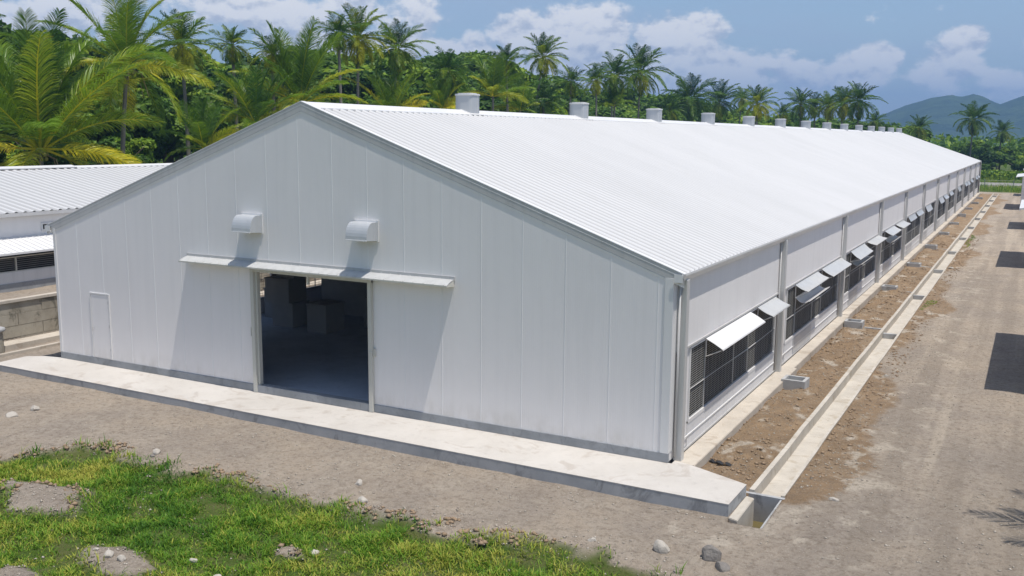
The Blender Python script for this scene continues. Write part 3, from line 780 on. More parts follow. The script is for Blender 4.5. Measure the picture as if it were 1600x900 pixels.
m = MB(); m.box(XU-2*hw, XU-2*hw+.1, B2Y0, B2Y1, ZT-.3, z_ev); m.prism([(XU-2*hw, ZT-.3), (XU, ZT-.3), (XU, z_ev), (XU-hw, zrd-.05), (XU-2*hw, z_ev)], 1, B2Y1-.1, B2Y1); m.prism([(XU-2*hw, ZT-.3), (XU, ZT-.3), (XU, z_ev), (XU-hw, zrd-.05), (XU-2*hw, z_ev)], 1, B2Y0, B2Y0+.1); b2(m, 'rear_wall', side_m)
# small upper window
dA = ray(64, 353); tA = (XU-CAM[0])/dA.x; yA = CAM[1]+dA.y*tA; dB = ray(100, 350); tB = (XU-CAM[0])/dB.x; yB = CAM[1]+dB.y*tB
zA, zB = zplane(80, 359, XU), zplane(80, 347, XU)
m = MB(); t = .05; X0 = XU+.002; X1 = XU+.04
m.box(X0, X1, yA, yB, zA, zA+t); m.box(X0, X1, yA, yB, zB-t, zB); m.box(X0, X1, yA, yA+t, zA+t, zB-t); m.box(X0, X1, yB-t, yB, zA+t, zB-t); m.box(X0, X1, (yA+yB)/2-.03, (yA+yB)/2+.03, zA+t, zB-t)
uw = b2(m, 'window', white_m)
m = MB(); m.face([(XU+.01, yA+t, zA+t), (XU+.01, yB-t, zA+t), (XU+.01, yB-t, zB-t), (XU+.01, yA+t, zB-t)]); b2(m, 'pane', net_m, uw)

# block retaining wall
m = MB(); hh = (ZT+.30)/4; yy0 = -24.0
for r in range(4):
    y = yy0+(.9 if r % 2 else 0)
    while y < 100:
        j = random.uniform(-.012, .012); z0 = -.35+r*hh*1.02; m.box(-23.16, -23.0+j, y+.008, y+1.78, z0+.008, z0+hh*1.02-.006); y += 1.8
m.box(-23.15, -23.02, yy0, 100, -.5, ZT-.01)
tag(m.build('block_wall', old_m, None, bevel=0), 'weathered concrete block retaining wall between the two barns', 'wall')
m = MB(); m.box(-23.2, -22.95, yy0, 100, ZT, ZT+.09)
o = m.build('coping', kerb_m, bpy.data.objects['block_wall'])
m = MB(); m.box(-22.95, -22.3, -3.0, 100, -.35, -.02); m.box(-21.75, -21.6, -2, 100, -.6, -.10)
tag(m.build('side_gutter', kerb_m, None, bevel=.01), 'pale concrete gutter ledge at the foot of the block wall', 'gutter')
m = MB(); m.tube([(0, 0, -.3), (0, 0, .15), (0, 0, .52)], [.17, .16, .15], 12)
o = m.build('bollard', old_m, None, (-22.25, -.05, 0), smooth=False); tag(o, 'stubby weathered concrete bollard with rounded cap at the left edge', 'bollard')
m = MB(); m.tube([(-.28, 0, .50), (-.26, 0, .53), (.0, 0, .62), (.0, 0, .62)], .01, 4) if False else None
m = MB(); m.tube([(0, 0, .50), (0, 0, .54), (0, 0, .62), (0, 0, .66)], [.20, .24, .22, .10], 14); m.build('cap', basin_m, o, smooth=True)

# ------------------------------------------------------------ right-hand barn (outside the frame) with annexes that shade the drive
B3 = empty('barn', (18, 60, -.2), 'white annex roof and wall just showing at the right edge', 'barn')
O3 = (18, 60, -.2)
def b3(mb, name, mats, parent=None, **k): return link(name, mb.mesh(name, mats, origin=O3, **k), parent or B3)
m = MB(); m.box(9.4, 9.5, 8, 135, -.3, 4.0); m.box(27, 27.1, 8, 135, -.3, 4); b3(m, 'side_wall', side_m)
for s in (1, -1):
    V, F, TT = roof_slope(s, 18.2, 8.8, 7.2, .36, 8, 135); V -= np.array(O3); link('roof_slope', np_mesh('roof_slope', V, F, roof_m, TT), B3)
for (xs_, y0, y1) in ((5.66, 11.1, 20.4), (4.93, 41.2, 49.8), (4.86, 67.2, 75.2), (3.90, 91.6, 101.2), (4.25, 118.4, 124.9)):
    zt = 3.05; xe = xs_+.28*(zt+.25); ya, yb = y0-.28, y1-.28
    m = MB(); m.prism([(xe, zt-.03), (9.4, zt+.55), (9.4, zt+.60), (xe, zt+.02)], 1, ya, yb); m.box(xe-.03, xe, ya, yb, zt-.12, zt+.03)
    rf = b3(m, 'annex_roof', [white_m])
    m = MB(); m.box(xe+.55, xe+.65, ya+.3, yb-.3, -.3, zt+.02); m.box(xe+.65, 9.4, ya+.3, ya+.4, -.3, zt+.03); m.box(xe+.65, 9.4, yb-.4, yb-.3, -.3, zt+.03)
    b3(m, 'annex_wall', side_m)

# fence beyond the drive
fe = empty('fence', (0, 141, -.2), 'low wire fence with thin posts before the far road', 'fence')
for i in range(-12, 14):
    m = MB(); m.box(-.05, .05, -.05, .05, -.2, 1.15+.1*math.sin(i*3)); m.build('post', plinth_m, fe, (i*3.4+.5*math.sin(i), 0, 0))
m = MB()
for z in (.35, .7, 1.0): m.tube([(-41, 0, z), (0, 0, z-.03), (45, 0, z)], .012, 4)
m.build('wire', trim_m, fe)

# ------------------------------------------------------------ vegetation
def palm_crown(seed, nf=26, nst=44, L0=5.0, fine=True, lo=-35, droop=1.0, mat=palm_m, lw=.05, wind=.25, LL=.21, UP=1.25):
    r_ = np.random.default_rng(seed); V = []; F = []; T = []; nv = 0
    for f in range(nf):
        u = (f+.5)/nf
        e0 = math.radians(86-(86-lo)*u**UP + r_.normal(0, 6)); az = f*2.39996+r_.normal(0, .18)
        Lf = L0*(.82+.25*math.sin(math.pi*min(1, u*1.25)))*r_.uniform(.88, 1.08)
        bend = math.radians(r_.uniform(45, 80))*droop*(.55+.7*u); n = nst
        h = np.array([math.cos(az), math.sin(az), 0.]); upv = np.array([0, 0, 1.])
        s = np.linspace(0, 1, n); el = e0-bend*s**1.5
        tg = np.cos(el)[:, None]*h+np.sin(el)[:, None]*upv + wind*s[:, None]**1.5*np.array([.9, .45, 0])
        tg /= np.linalg.norm(tg, axis=1)[:, None]
        P = np.concatenate([[[0, 0, 0]], np.cumsum(tg[:-1]*Lf/(n-1), 0)])+h*.15
        side = np.cross(tg, upv+h*.01); side /= np.linalg.norm(side, axis=1)[:, None]+1e-6
        tw = r_.normal(0, .35); nrm = np.cross(side, tg)
        side, nrm = side*math.cos(tw)+nrm*math.sin(tw), nrm*math.cos(tw)-side*math.sin(tw)
        tint = np.clip(.20+.50*u+r_.normal(0, .16), 0, 1)
        # rachis
        rw = .045*(1-s*.85)*(L0/5)
        for q in (side, nrm):
            A = P+q*rw[:, None]; B = P-q*rw[:, None]; vv = np.stack([A, B], 1).reshape(-1, 3)
            i = np.arange(n-1)*2; V.append(vv); F.append(np.stack([i, i+1, i+3, i+2], -1)+nv); T.append(np.full(len(vv), min(1, tint+.30))); nv += len(vv)
        k = s > .13
        ii = np.where(k)[0]
        for sd_ in (1, -1):
            for rep in range(2 if fine else 1):
                off = r_.uniform(0, 1, len(ii))*Lf/(n-1)
                b = P[ii]+tg[ii]*off[:, None]
                ss = s[ii]
                ll = L0*LL*np.sin(np.pi*(.16+.80*ss))**.6*r_.uniform(.88, 1.06, len(ii))
                fwd = .62+.85*ss+r_.normal(0, .07, len(ii))
                d = side[ii]*sd_+tg[ii]*fwd[:, None]+nrm[ii]*(.30+r_.normal(0, .12, len(ii)))[:, None]
                d /= np.linalg.norm(d, axis=1)[:, None]
                dr_ = (.22+.28*r_.random(len(ii)))*droop*(.6+.9*u)
                d2 = d-upv*dr_[:, None]+np.array([.25, .1, 0])*wind; d2 /= np.linalg.norm(d2, axis=1)[:, None]
                d3 = d-upv*(dr_*2.4)[:, None]+np.array([.45, .2, 0])*wind; d3 /= np.linalg.norm(d3, axis=1)[:, None]
                m1 = b+d*(ll*.4)[:, None]; m2 = m1+d2*(ll*.35)[:, None]; m3 = m2+d3*(ll*.3)[:, None]
                wv = tg[ii]*.8+nrm[ii]*r_.normal(0, .5, len(ii))[:, None]
                w_ = lw*(L0/5)
                pts = np.stack([b-wv*w_*.35, b+wv*w_*.35, m1-wv*w_*.5, m1+wv*w_*.5, m2-wv*w_*.34, m2+wv*w_*.34, m3-wv*w_*.04, m3+wv*w_*.04], 1).reshape(-1, 3)
                i = np.arange(len(ii))*8+nv
                F.append(np.concatenate([np.stack([i, i+1, i+3, i+2], -1), np.stack([i+2, i+3, i+5, i+4], -1), np.stack([i+4, i+5, i+7, i+6], -1)]))
                V.append(pts); T.append(np.repeat(np.clip(tint+r_.normal(0, .07, len(ii)), 0, 1), 8)); nv += len(pts)
    return np_mesh('crown', np.concatenate(V), np.concatenate(F), mat, np.concatenate(T))
CR_N = [palm_crown(1, 26, 95, 7.4, True, -24, .70, palm_m, .036, .15, .19, 1.5), palm_crown(2, 25, 84, 6.0, True, -46, .85, palm_m, .036, .15, .20, 1.2)]
CR_B = [palm_crown(s, 19, 64, 5.4, True, 8, .62, palm_m, .045, .12, .21) for s in (3, 4)]
CR_F = [palm_crown(s, 36, 50, 4.4, False, -72, 1.15, palmfar_m, .095, .20, .24, 1.05) for s in (5, 6, 7, 8)]
def trunk_mesh(h, lean, r0, r1, mat, seg=9, n=8, name='trunk'):
    m = MB(); pts = [(lean[0]*(i/seg)**1.6, lean[1]*(i/seg)**1.6, h*i/seg-.3*(i == 0)) for i in range(seg+1)]
    rr = [(r0+(r1-r0)*min(1, (i/seg)*1.4))*(1.4 if i == 0 else 1) for i in range(seg+1)]
    m.tube(pts, rr, n); return m.mesh(name, mat, smooth=True)
def gz(x, y): return float(ground_z(np.array([x]), np.array([y]))[0])
def palm(px, py, dist, size, crown, label, lean=(0, 0), group=None, nuts=False, rz=None, tilt=0):
    """px, py: the heart of the crown in the photograph, at a chosen distance"""
    hd = math.atan((px-800)/FPX)+YAW; dm = (CAM[0]+43.9)/math.sin(-hd) if hd < -.25 else 0
    if dm > dist: size *= dm/dist; dist = dm
    x, y = place(px, dist); z = height_at(px, py, dist); g_ = gz(x, y); h = max(1.2, z-g_)
    r_ = random.Random(int(px*7+py)); rz = r_.uniform(-.5, .5) if rz is None else rz
    o = empty('coconut_palm', (x-lean[0], y-lean[1], g_), label, 'palm tree', group)
    link('trunk', trunk_mesh(h, lean, .19, .12, ptrunk_m), o)
    c = link('crown', crown, o, (lean[0], lean[1], h-.05)); c.rotation_euler = (tilt, 0, rz)
    c.scale = (size,)*3
    if nuts:
        m = MB()
        for i in range(9):
            a = i*2.4; q = (lean[0]+.32*math.cos(a), lean[1]+.32*math.sin(a), h-.35-.12*(i % 3))
            m.tube([(q[0], q[1], q[2]-.13), (q[0], q[1], q[2]-.07), (q[0], q[1], q[2]+.05), (q[0], q[1], q[2]+.13)], [.04, .11, .11, .04], 7)
        link('coconut_bunch', m.mesh('coconut_bunch', nut_m, smooth=True), o)
        m = MB()
        for i in range(5):
            a = i*1.3+.4; m.tube([(lean[0], lean[1], h-.2), (lean[0]+.9*math.cos(a), lean[1]+.9*math.sin(a), h-.6), (lean[0]+1.3*math.cos(a), lean[1]+1.3*math.sin(a), h-2.0)], [.05, .035, .02], 5)
        link('dry_fronds', m.mesh('dry_fronds', dry_m), o)
    return o
palm(62, 232, 52, .9, CR_N[0], 'largest coconut palm with broad yellow-green fronds behind the left barn', nuts=True, rz=.3)
palm(-75, 60, 70, .8, CR_N[1], 'coconut palm whose fronds enter the picture at its left edge', rz=1.2)
palm(205, 100, 58, .82, CR_N[1], 'tall coconut palm second from the left with thin pale trunk', lean=(.8, .3), nuts=True, rz=.1)
palm(318, 232, 62, .62, CR_B[0], 'short young palm with upright bright fronds at the slope of the barn roof', rz=.5)
palm(470, 160, 60, .92, CR_B[1], 'bright broad palm rising just behind the apex of the big barn', rz=-.3)
palm(400, 190, 63, .7, CR_B[0], 'bright palm left of the barn apex with fronds over the roof slope', rz=2.2)
palm(612, 185, 64, .62, CR_B[0], 'low bright palm behind the ridge, right of the barn apex', rz=1.4)
palm(770, 150, 72, .62, CR_B[1], 'bright low palm right behind the nearest ridge ventilator', rz=.8)
palm(690, 170, 74, .5, CR_B[0], 'small bright palm left of the nearest ridge ventilator', rz=.2)
palm(812, 172, 76, .52, CR_B[0], 'small bright palm between the first two ridge ventilators', rz=2.9)
palm(955, 165, 84, .42, CR_B[1], 'low bright palm right of the second ridge ventilator', rz=1.9)
PF = [(290, 70, 76, .75, 'dark far palm standing right of the tall thin-trunked palm'), (368, 70, 80, .5, 'small dark palm poking above the wood between roof and sky'),
      (430, 85, 78, .5, 'dark palm above the wood just left of the barn apex'), (532, 52, 84, .55, 'palm on the skyline left of the highest palm of the wood'), (562, 58, 86, .85, 'highest palm of the wood, on the skyline'),
      (622, 75, 88, .8, 'palm on the skyline right of the highest palm of the wood'), (790, 95, 100, .55, 'small skyline palm left of the lone leaning palm'), (700, 110, 92, .7, 'dark palm inside the wood above the nearest ventilator'),
      (848, 88, 100, .72, 'lone leaning palm standing clear of the wood against the clouds'), (892, 128, 110, .6, 'small palm above the second ridge ventilator'), (930, 125, 115, .6, 'small palm just right of the second ridge ventilator'),
      (960, 118, 112, .85, 'palm left of the tall pale-trunked palm in mid wood'), (998, 112, 108, .92, 'tall palm with pale trunk in front of the mid wood'), (1076, 155, 115, .95, 'wide dark palm between the third and fourth ventilators'),
      (1122, 158, 122, .82, 'palm above the fourth ridge ventilator'), (1156, 155, 135, .55, 'small palm right of the fourth ventilator'), (1182, 162, 130, .75, 'palm behind the fifth ridge ventilator'),
      (1248, 162, 165, .85, 'first palm of the row of five behind the far ridge'), (1270, 166, 170, .7, 'second palm of the row of five behind the far ridge'), (1291, 166, 168, .8, 'third palm of the row of five behind the far ridge'),
      (1315, 163, 165, .9, 'fourth palm of the row of five behind the far ridge'), (1338, 158, 160, .98, 'tallest last palm of the row of five behind the far ridge'),
      (1436, 200, 190, .75, 'dark palm above the far roof end, before the hills'), (1519, 186, 195, 1.05, 'lone palm rising against the blue hills at the right'), (1566, 206, 205, .7, 'small palm right of the lone palm, against the hills'),
      (1365, 190, 190, .6, 'small palm right of the row of five behind the ridge'), (1222, 178, 170, .6, 'low palm left of the row of five behind the ridge'), (850, 160, 90, .6, 'darker low palm under the lone leaning palm'), (1045, 172, 120, .6, 'low palm between the second and third ventilators, right of pale trunk')]
for i, (px, py, d, s, lb) in enumerate(PF):
    palm(px, py, d, s*.88, CR_F[i % 4], lb, lean=((1.6, .3) if px == 848 else (random.uniform(-.4, .6), random.uniform(-.3, .3))), rz=random.uniform(-.6, .6))

def broad_crown(seed, nb=20, nl=300, rx=3.2, rz_h=2.6, leaf=.26):
    r_ = np.random.default_rng(seed); V = []; T = []
    for b in range(nb):
        d = r_.normal(size=3); d /= np.linalg.norm(d); rad = r_.uniform(.35, 1)**.6
        c = d*np.array([rx, rx, rz_h])*rad*.78; br = r_.uniform(.55, 1.15)
        tb = np.clip(.45+r_.normal(0, .17), .05, .95)
        p = r_.normal(size=(nl, 3)); p /= np.linalg.norm(p, axis=1)[:, None]; p[:, 2] *= .8
        q = c+p*br*r_.uniform(.6, 1.08, (nl, 1))
        nrm = p+r_.normal(0, .55, (nl, 3)); nrm[:, 2] += .4; nrm /= np.linalg.norm(nrm, axis=1)[:, None]
        a = np.cross(nrm, r_.normal(size=(nl, 3))); a /= np.linalg.norm(a, axis=1)[:, None]; bb = np.cross(nrm, a)
        s1 = leaf*r_.uniform(.6, 1.25, (nl, 1)); s2 = s1*r_.uniform(.35, .6, (nl, 1))
        V.append(np.stack([q-a*s1, q-bb*s2, q+a*s1, q+bb*s2], 1).reshape(-1, 3)); T.append(np.repeat(np.clip(tb+r_.normal(0, .10, nl), 0, 1), 4))
    V = np.concatenate(V); F = np.arange(len(V)).reshape(-1, 4)
    return np_mesh('crown', V, F, tree_m, np.concatenate(T))
BC = [broad_crown(20+i, nb=random.choice([20, 24, 28]), rx=3.1+.3*(i % 3), rz_h=2.4+.4*(i % 2)) for i in range(7)]
def limb_mesh(seed):
    r_ = random.Random(seed); m = MB(); m.tube([(0, 0, -.3), (.1, 0, 2), (0, .15, 4.2), (.1, 0, 6)], [.30, .2, .15, .06], 7)
    for i in range(6):
        a = i*1.1+r_.random(); z = 2.4+.5*i; l = r_.uniform(1.2, 2.4)
        m.tube([(0, .05, z), (l*.5*math.cos(a), l*.5*math.sin(a), z+.7), (l*math.cos(a), l*math.sin(a), z+1.7)], [.09, .06, .02], 5)
    return m.mesh('trunk', bark_m, smooth=True)
LM = [limb_mesh(s) for s in range(3)]
tl_px = [-250, 0, 100, 200, 330, 400, 440, 520, 560, 600, 680, 740, 780, 820, 880, 940, 1050, 1100, 1200, 1260, 1340, 1400, 1460, 1600, 1800]
tl_y = [60, 55, 60, 75, 92, 82, 88, 66, 62, 78, 78, 96, 104, 122, 136, 146, 152, 166, 176, 184, 186, 200, 203, 208, 212]
ntree = 0
ROWN = ['low front row tree', 'second row tree', 'middle row tree', 'fourth row tree', 'tall skyline tree']
def nth(n): return str(n)+('th' if 10 < n % 100 < 14 else {1: 'st', 2: 'nd', 3: 'rd'}.get(n % 10, 'th'))
def where(px):
    return 'off the left edge' if px < 0 else 'above the left barn' if px < 270 else 'above the gable slope' if px < 470 else 'near the apex' if px < 700 else 'above the near roof ridge' if px < 1000 else 'above the middle roof ridge' if px < 1200 else 'above the far roof ridge'
def tree_at(x, y, h, label, group, wide=1.0):
    global ntree
    r_ = random.Random(int(x*31+y*17)); g_ = gz(x, y)
    o = empty('leafy_tree', (x, y, g_), label, 'tree', group, rz=r_.uniform(0, 6.28))
    ch = min(h*.72, 6.2*wide); s = ch/5.6
    c = link('crown', BC[r_.randrange(len(BC))], o, (0, 0, h-ch*.5)); sx = s*r_.uniform(1.0, 1.35); c.scale = (sx*wide, sx*wide, s)
    t = link('trunk', LM[ntree % 3], o); t.scale = (1, 1, max(.25, (h-ch*.35)/6.0)); ntree += 1
for rowi, (xr, frac) in enumerate(((-50, .50), (-55, .74), (-62, .92), (-70, 1.0), (-79, 1.0))):
    px = -170.; nrow = 0
    while px < 1420:
        hd = math.atan((px-800)/FPX)+YAW
        dist = min((CAM[0]-xr)/max(.02, math.sin(-hd)), (182+rowi*7)/math.cos(hd))
        step = (4.4 if rowi < 2 else 3.9)*FPX/dist*(1.0 if dist < 120 else 1.2)
        j = random.uniform(-.3, .3)*step; dj = random.uniform(-2, 2)
        top = height_at(px+j, np.interp(px+j, tl_px, tl_y), dist); x, y = place(px+j, dist+dj); g_ = gz(x, y)
        h = (top-g_)*frac*random.uniform(.93, 1.12)
        if rowi >= 3: h += .5*random.random()
        nrow += 1; tree_at(x, y, max(3.5, h), f'{ROWN[rowi]} behind the barns, {nth(nrow)} from left, {where(px+j)}', 'trees of the wood', 1.0 if dist < 110 else 1.35)
        px += step
for rowi, yr in enumerate((172, 180, 190)):
    x = -38+rowi*2.; nrow = 0
    while x < 24:
        h = (3.9, 5.6, 7.0)[rowi]*random.uniform(.82, 1.12)
        tree_at(x+random.uniform(-.8, .8), yr+random.uniform(-2, 2), h, f'bushy tree beyond the far road, {("front", "middle", "back")[rowi]} row, {nth(nrow+1)} from the left', 'trees beyond the far road', 1.15); nrow += 1; x += 5.0 if rowi else 4.2
print('trees', ntree)
# wood further back as one mass of foliage
V = []; T = []
r_ = np.random.default_rng(99)
n = 26000; xx = r_.uniform(-260, 120, n); yy = r_.uniform(215, 420, n); zz = r_.uniform(0, 1, n)**.5*(6.2+vnoise(xx, yy, .08, 51)*2.0)
xx2 = r_.uniform(-150, -84, n); yy2 = r_.uniform(-40, 215, n); zz2 = r_.uniform(0, 1, n)**.5*(10+vnoise(xx2, yy2, .1, 52)*2)+1.0
q = np.stack([np.r_[xx, xx2], np.r_[yy, yy2], np.r_[zz, zz2]], -1); nn = len(q)
a = r_.normal(size=(nn, 3)); a /= np.linalg.norm(a, axis=1)[:, None]; b = np.cross(a, r_.normal(size=(nn, 3))); b /= np.linalg.norm(b, axis=1)[:, None]
s1 = r_.uniform(.5, 1.1, (nn, 1)); V = np.stack([q-a*s1, q-b*s1*.5, q+a*s1, q+b*s1*.5], 1).reshape(-1, 3)
tt = np.repeat(np.clip(.45+r_.normal(0, .2, nn), 0, 1), 4)
tag(link('distant_wood', np_mesh('distant_wood', V, np.arange(len(V)).reshape(-1, 4), tree_m, tt)), 'far mass of woodland filling the distance behind the nearer trees', 'wood', kind='stuff')
# undergrowth between barn and trees and at the far verge
n = 26000; r_ = np.random.default_rng(5)
xx = np.r_[r_.uniform(-46, -41.5, n//2), r_.uniform(-34, 26, n//2)]; yy = np.r_[r_.uniform(-20, 150, n//2), r_.uniform(163, 171, n//2)]
base = np.r_[np.full(n//2, 1.2), np.full(n//2, -.2)]; hh = np.r_[np.full(n//2, 2.6), 1.3+np.clip(vnoise(xx[n//2:], yy[n//2:], .2, 9), -.8, 1)*.9]
zz = base+r_.uniform(0, 1, n)*hh; q = np.stack([xx, yy, zz], -1)
a = r_.normal(size=(n, 3)); a /= np.linalg.norm(a, axis=1)[:, None]; b = np.cross(a, r_.normal(size=(n, 3))); b /= np.linalg.norm(b, axis=1)[:, None]
s1 = r_.uniform(.15, .38, (n, 1)); V = np.stack([q-a*s1, q-b*s1*.5, q+a*s1, q+b*s1*.5], 1).reshape(-1, 3)
tag(link('undergrowth', np_mesh('undergrowth', V, np.arange(len(V)).reshape(-1, 4), tree_m, np.repeat(np.clip(.55+r_.normal(0, .2, n), 0, 1), 4))), 'low tangled undergrowth at the foot of the wood', 'undergrowth', kind='stuff')
# small tree outside the right edge whose shade falls on the drive
o = empty('small_palm', (10.6, .1, -.25), 'small palm beside the drive whose feathery shade falls on the gravel', 'palm tree')
link('trunk', trunk_mesh(3.7, (0, 0), .14, .10, ptrunk_m), o); c = link('crown', CR_F[1], o, (0, 0, 3.7)); c.scale = (.74,)*3; c.rotation_euler.z = 3.3

# ------------------------------------------------------------ grass, stones, litter
def blades(n, xr, yr, maskf, hmin, hmax, w, name, seed, lean=.5, tintf=None):
    r_ = np.random.default_rng(seed)
    x = r_.uniform(*xr, n); y = r_.uniform(*yr, n); k = maskf(x, y, r_); x, y = x[k], y[k]; n = len(x)
    z = ground_z(x, y)-.01; az = r_.uniform(0, 6.283, n); h = r_.uniform(hmin, hmax, n)*(1+.5*vnoise(x, y, 1.6, 21)+.5*vnoise(x, y, 4.4, 22))
    d = np.stack([np.cos(az), np.sin(az), 0*az], -1); sdv = np.stack([-np.sin(az), np.cos(az), 0*az], -1); ln = (r_.uniform(.1, 1, n)*lean*h)[:, None]
    p = np.stack([x, y, z], -1); U = np.array([0, 0, 1.]); ww = (w*r_.uniform(.6, 1.3, n))[:, None]
    m1 = p+U*(h*.6)[:, None]+d*ln*.35; t = p+U*(h*.92)[:, None]+d*ln
    V = np.stack([p-sdv*ww*.5, p+sdv*ww*.5, m1+sdv*ww*.42, m1-sdv*ww*.42, m1-sdv*ww*.42, m1+sdv*ww*.42, t+sdv*ww*.08, t-sdv*ww*.08], 1).reshape(-1, 3)
    ti = .50+.34*vnoise(x, y, .55, 23)+.22*vnoise(x, y, 2.5, 24)+r_.normal(0, .17, n)+.35*(r_.random(n) < .07)
    if tintf: ti = tintf(x, y, ti)
    return np_mesh(name, V, np.arange(len(V)).reshape(-1, 4), grass_m, np.repeat(np.clip(ti, 0, 1), 8))
def gm1(x, y, r_):
    g_ = grass_mask(x, y)+r_.normal(0, .10, len(x)); dens_ = np.clip(.18+g_*.9, 0, 1)*(g_ > 0)*np.clip(.85+.7*vnoise(x, y, 1.2, 25)+.5*vnoise(x, y, 3.7, 27), .12, 1)
    inv = (x > -19+(-5-y)*.0)
    return (r_.random(len(x)) < dens_) & inv
def tt_(x, y, t):
    t = t+.25*np.clip(1-np.hypot((x+14.2)/1.8, (y+6.2)/.8), 0, 1); return t
tag(link('grass', blades(620000, (-18, 4.2), (-17, -3.9), gm1, .03, .115, .017, 'grass', 41, 1.5, tt_)), 'patchy green grass on the verge in the foreground', 'grass', kind='stuff')
def gm2(x, y, r_): return ((y < 144.5) & (r_.random(len(x)) < .5+.5*vnoise(x, y, .3, 26))) | (y > 157)
tag(link('verge_grass', blades(16000, (-14, 14), (127, 168), gm2, .3, .7, .05, 'verge_grass', 42, .6, lambda x, y, t: t*.4+.35)), 'tall dry grass along the far fence and road', 'grass', kind='stuff')
def gmt(x, y, r_):
    return (grass_mask(x, y) > -.25) & (vnoise(x, y, 1.9, 66)+.5*vnoise(x, y, 5.5, 67) > .62)
tag(link('weed_tufts', blades(60000, (-18, 3.5), (-13, -3.8), gmt, .08, .20, .018, 'weed_tufts', 47, 1.3, lambda x, y, t: t+.12)), 'taller weed tufts scattered through the foreground grass', 'weeds', kind='stuff')
def gms(x, y, r_): return ((y < -1.8) & (grass_mask(x, y) < .4) & (r_.random(len(x)) < .25+.6*(vnoise(x, y, .8, 68) > .1)) & ~((x > 1.8) & (x < 2.6)))
M_ = Mat('straw', .8); M_.col((.50, .43, .32))
st_ = blades(5000, (-19, 3), (-8, -1.8), gms, .01, .02, .012, 'straw', 48, 5.0); st_.materials[0] = M_.m
tag(link('straw', st_), 'dry straw and twigs littering the bare ground', 'straw', kind='stuff')
def gm3(x, y, r_): return (vnoise(x, y, .7, 28)+vnoise(x, y, 2.4, 29)*.6 > .75)
def gmx(x, y, r_): return (np.abs(x-2.75-.15*np.sin(y)) < .14+.1*vnoise(x, y, .6, 30)) & (vnoise(x, y, .35, 31) > .35)
tag(link('weeds', blades(26000, (2.62, 3.2), (1, 60), gmx, .02, .06, .015, 'weeds', 43, .9)), 'sparse low weeds along the outer edge of the channel', 'weeds', kind='stuff')

def stones(n, xr, yr, smin, smax, seed, maskf=None, flat=.6):
    r_ = np.random.default_rng(seed); x = r_.uniform(*xr, n); y = r_.uniform(*yr, n)
    if maskf is not None: k = maskf(x, y, r_); x, y = x[k], y[k]
    n = len(x); s = smin+(smax-smin)*r_.random(n)**4
    oc = np.array([[1, 0, 0], [-1, 0, 0], [0, 1, 0], [0, -1, 0], [0, 0, 1], [0, 0, -1.]])
    fc = np.array([[0, 2, 4], [2, 1, 4], [1, 3, 4], [3, 0, 4], [2, 0, 5], [1, 2, 5], [3, 1, 5], [0, 3, 5]])
    a = r_.uniform(0, 6.28, n); P = oc[None]*r_.uniform(.6, 1.15, (n, 6, 1))*s[:, None, None]; P[..., 2] *= flat
    ca, sa = np.cos(a)[:, None], np.sin(a)[:, None]; X_ = P[..., 0]*ca-P[..., 1]*sa; Y_ = P[..., 0]*sa+P[..., 1]*ca
    z = ground_z(x, y)+s*.15
    V = np.stack([X_+x[:, None], Y_+y[:, None], P[..., 2]+z[:, None]], -1).reshape(-1, 3)
    F = (fc[None]+(np.arange(n)*6)[:, None, None]).reshape(-1, 3)
    return V, F
def smask(x, y, r_):
    g_ = grass_mask(x, y); ed = np.exp(-((g_+.15)/.45)**2); ok = ~((x > -20.4) & (x < 1.9) & (y > -1.72)) & ~((x > 1.8) & (x < 2.65) & (y > -2)) & ~(x < 0)*(y > -1.7) | ((y < -1.75) & ~((x > 1.8) & (x < 2.65) & (y > -2)))
    ed = np.where((y < np.interp(x, gx, gy)-.8) & (g_ < .12), 1.0, ed*.7)
    d = np.where(g_ > .3, .05, .10+.9*ed)+.3*(vnoise(x, y, .8, 61) > .35)+.4*((x > 1) & (y < -2.6))*(vnoise(x, y, .6, 62) > .0)
    return ok & (r_.random(len(x)) < d)
V1, F1 = stones(70000, (-20, 7.5), (-13, 3), .008, .042, 71, smask)
V2, F2 = stones(20000, (.62, 7), (.5, 40), .008, .036, 72, lambda x, y, r_: ~((x > 1.78) & (x < 2.66)) & (r_.random(len(x)) < np.where(x < 4.4, .8, .25)))
M = Mat('gravel_stone', .9).world(); M.col(M.mix(M.rng(M.noise(9, 3), .3, .7), (.25, .215, .175), (.50, .445, .37))); 
gr = link('gravel', np_mesh('gravel', np.concatenate([V1, V2]), np.concatenate([F1, F2+len(V1)]), M.m)); tag(gr, 'loose gravel and pebbles strewn over the bare ground', 'gravel', kind='stuff')

def rock(px, py, w, h, label, mat=rock_m, name='rock', seed=None, group='larger stones on the ground in front'):
    d = ray(px, py); t = (-.30-CAM[2])/d.z; x, y = CAM[0]+d.x*t, CAM[1]+d.y*t
    import bmesh
    bm = bmesh.new(); bmesh.ops.create_icosphere(bm, subdivisions=3, radius=1); r_ = random.Random(seed or int(px)); ph = [r_.uniform(0, 6) for _ in range(6)]
    pl = [(Vector((r_.gauss(0, 1), r_.gauss(0, 1), r_.gauss(0, 1))).normalized(), r_.uniform(.55, .85)) for _ in range(9)]
    for v in bm.verts:
        for nrm, dd in pl:
            k = v.co.dot(nrm)
            if k > dd: v.co -= nrm*(k-dd)*.85
        v.co *= 1+.05*math.sin(7*v.co.x+ph[0])*math.sin(6*v.co.y+ph[1])
        v.co.x *= w/2; v.co.y *= w*.42; v.co.z *= h
    me = bpy.data.meshes.new(name); bm.to_mesh(me); bm.free(); me.materials.append(mat)
    o = link(name, me, None, (x, y, gz(x, y)+h*.15)); o.rotation_euler.z = r_.uniform(-.4, .4)
    return tag(o, label, 'rock', group)
rock(20, 657, .34, .10, 'flat pale rock on the gravel near the left edge')
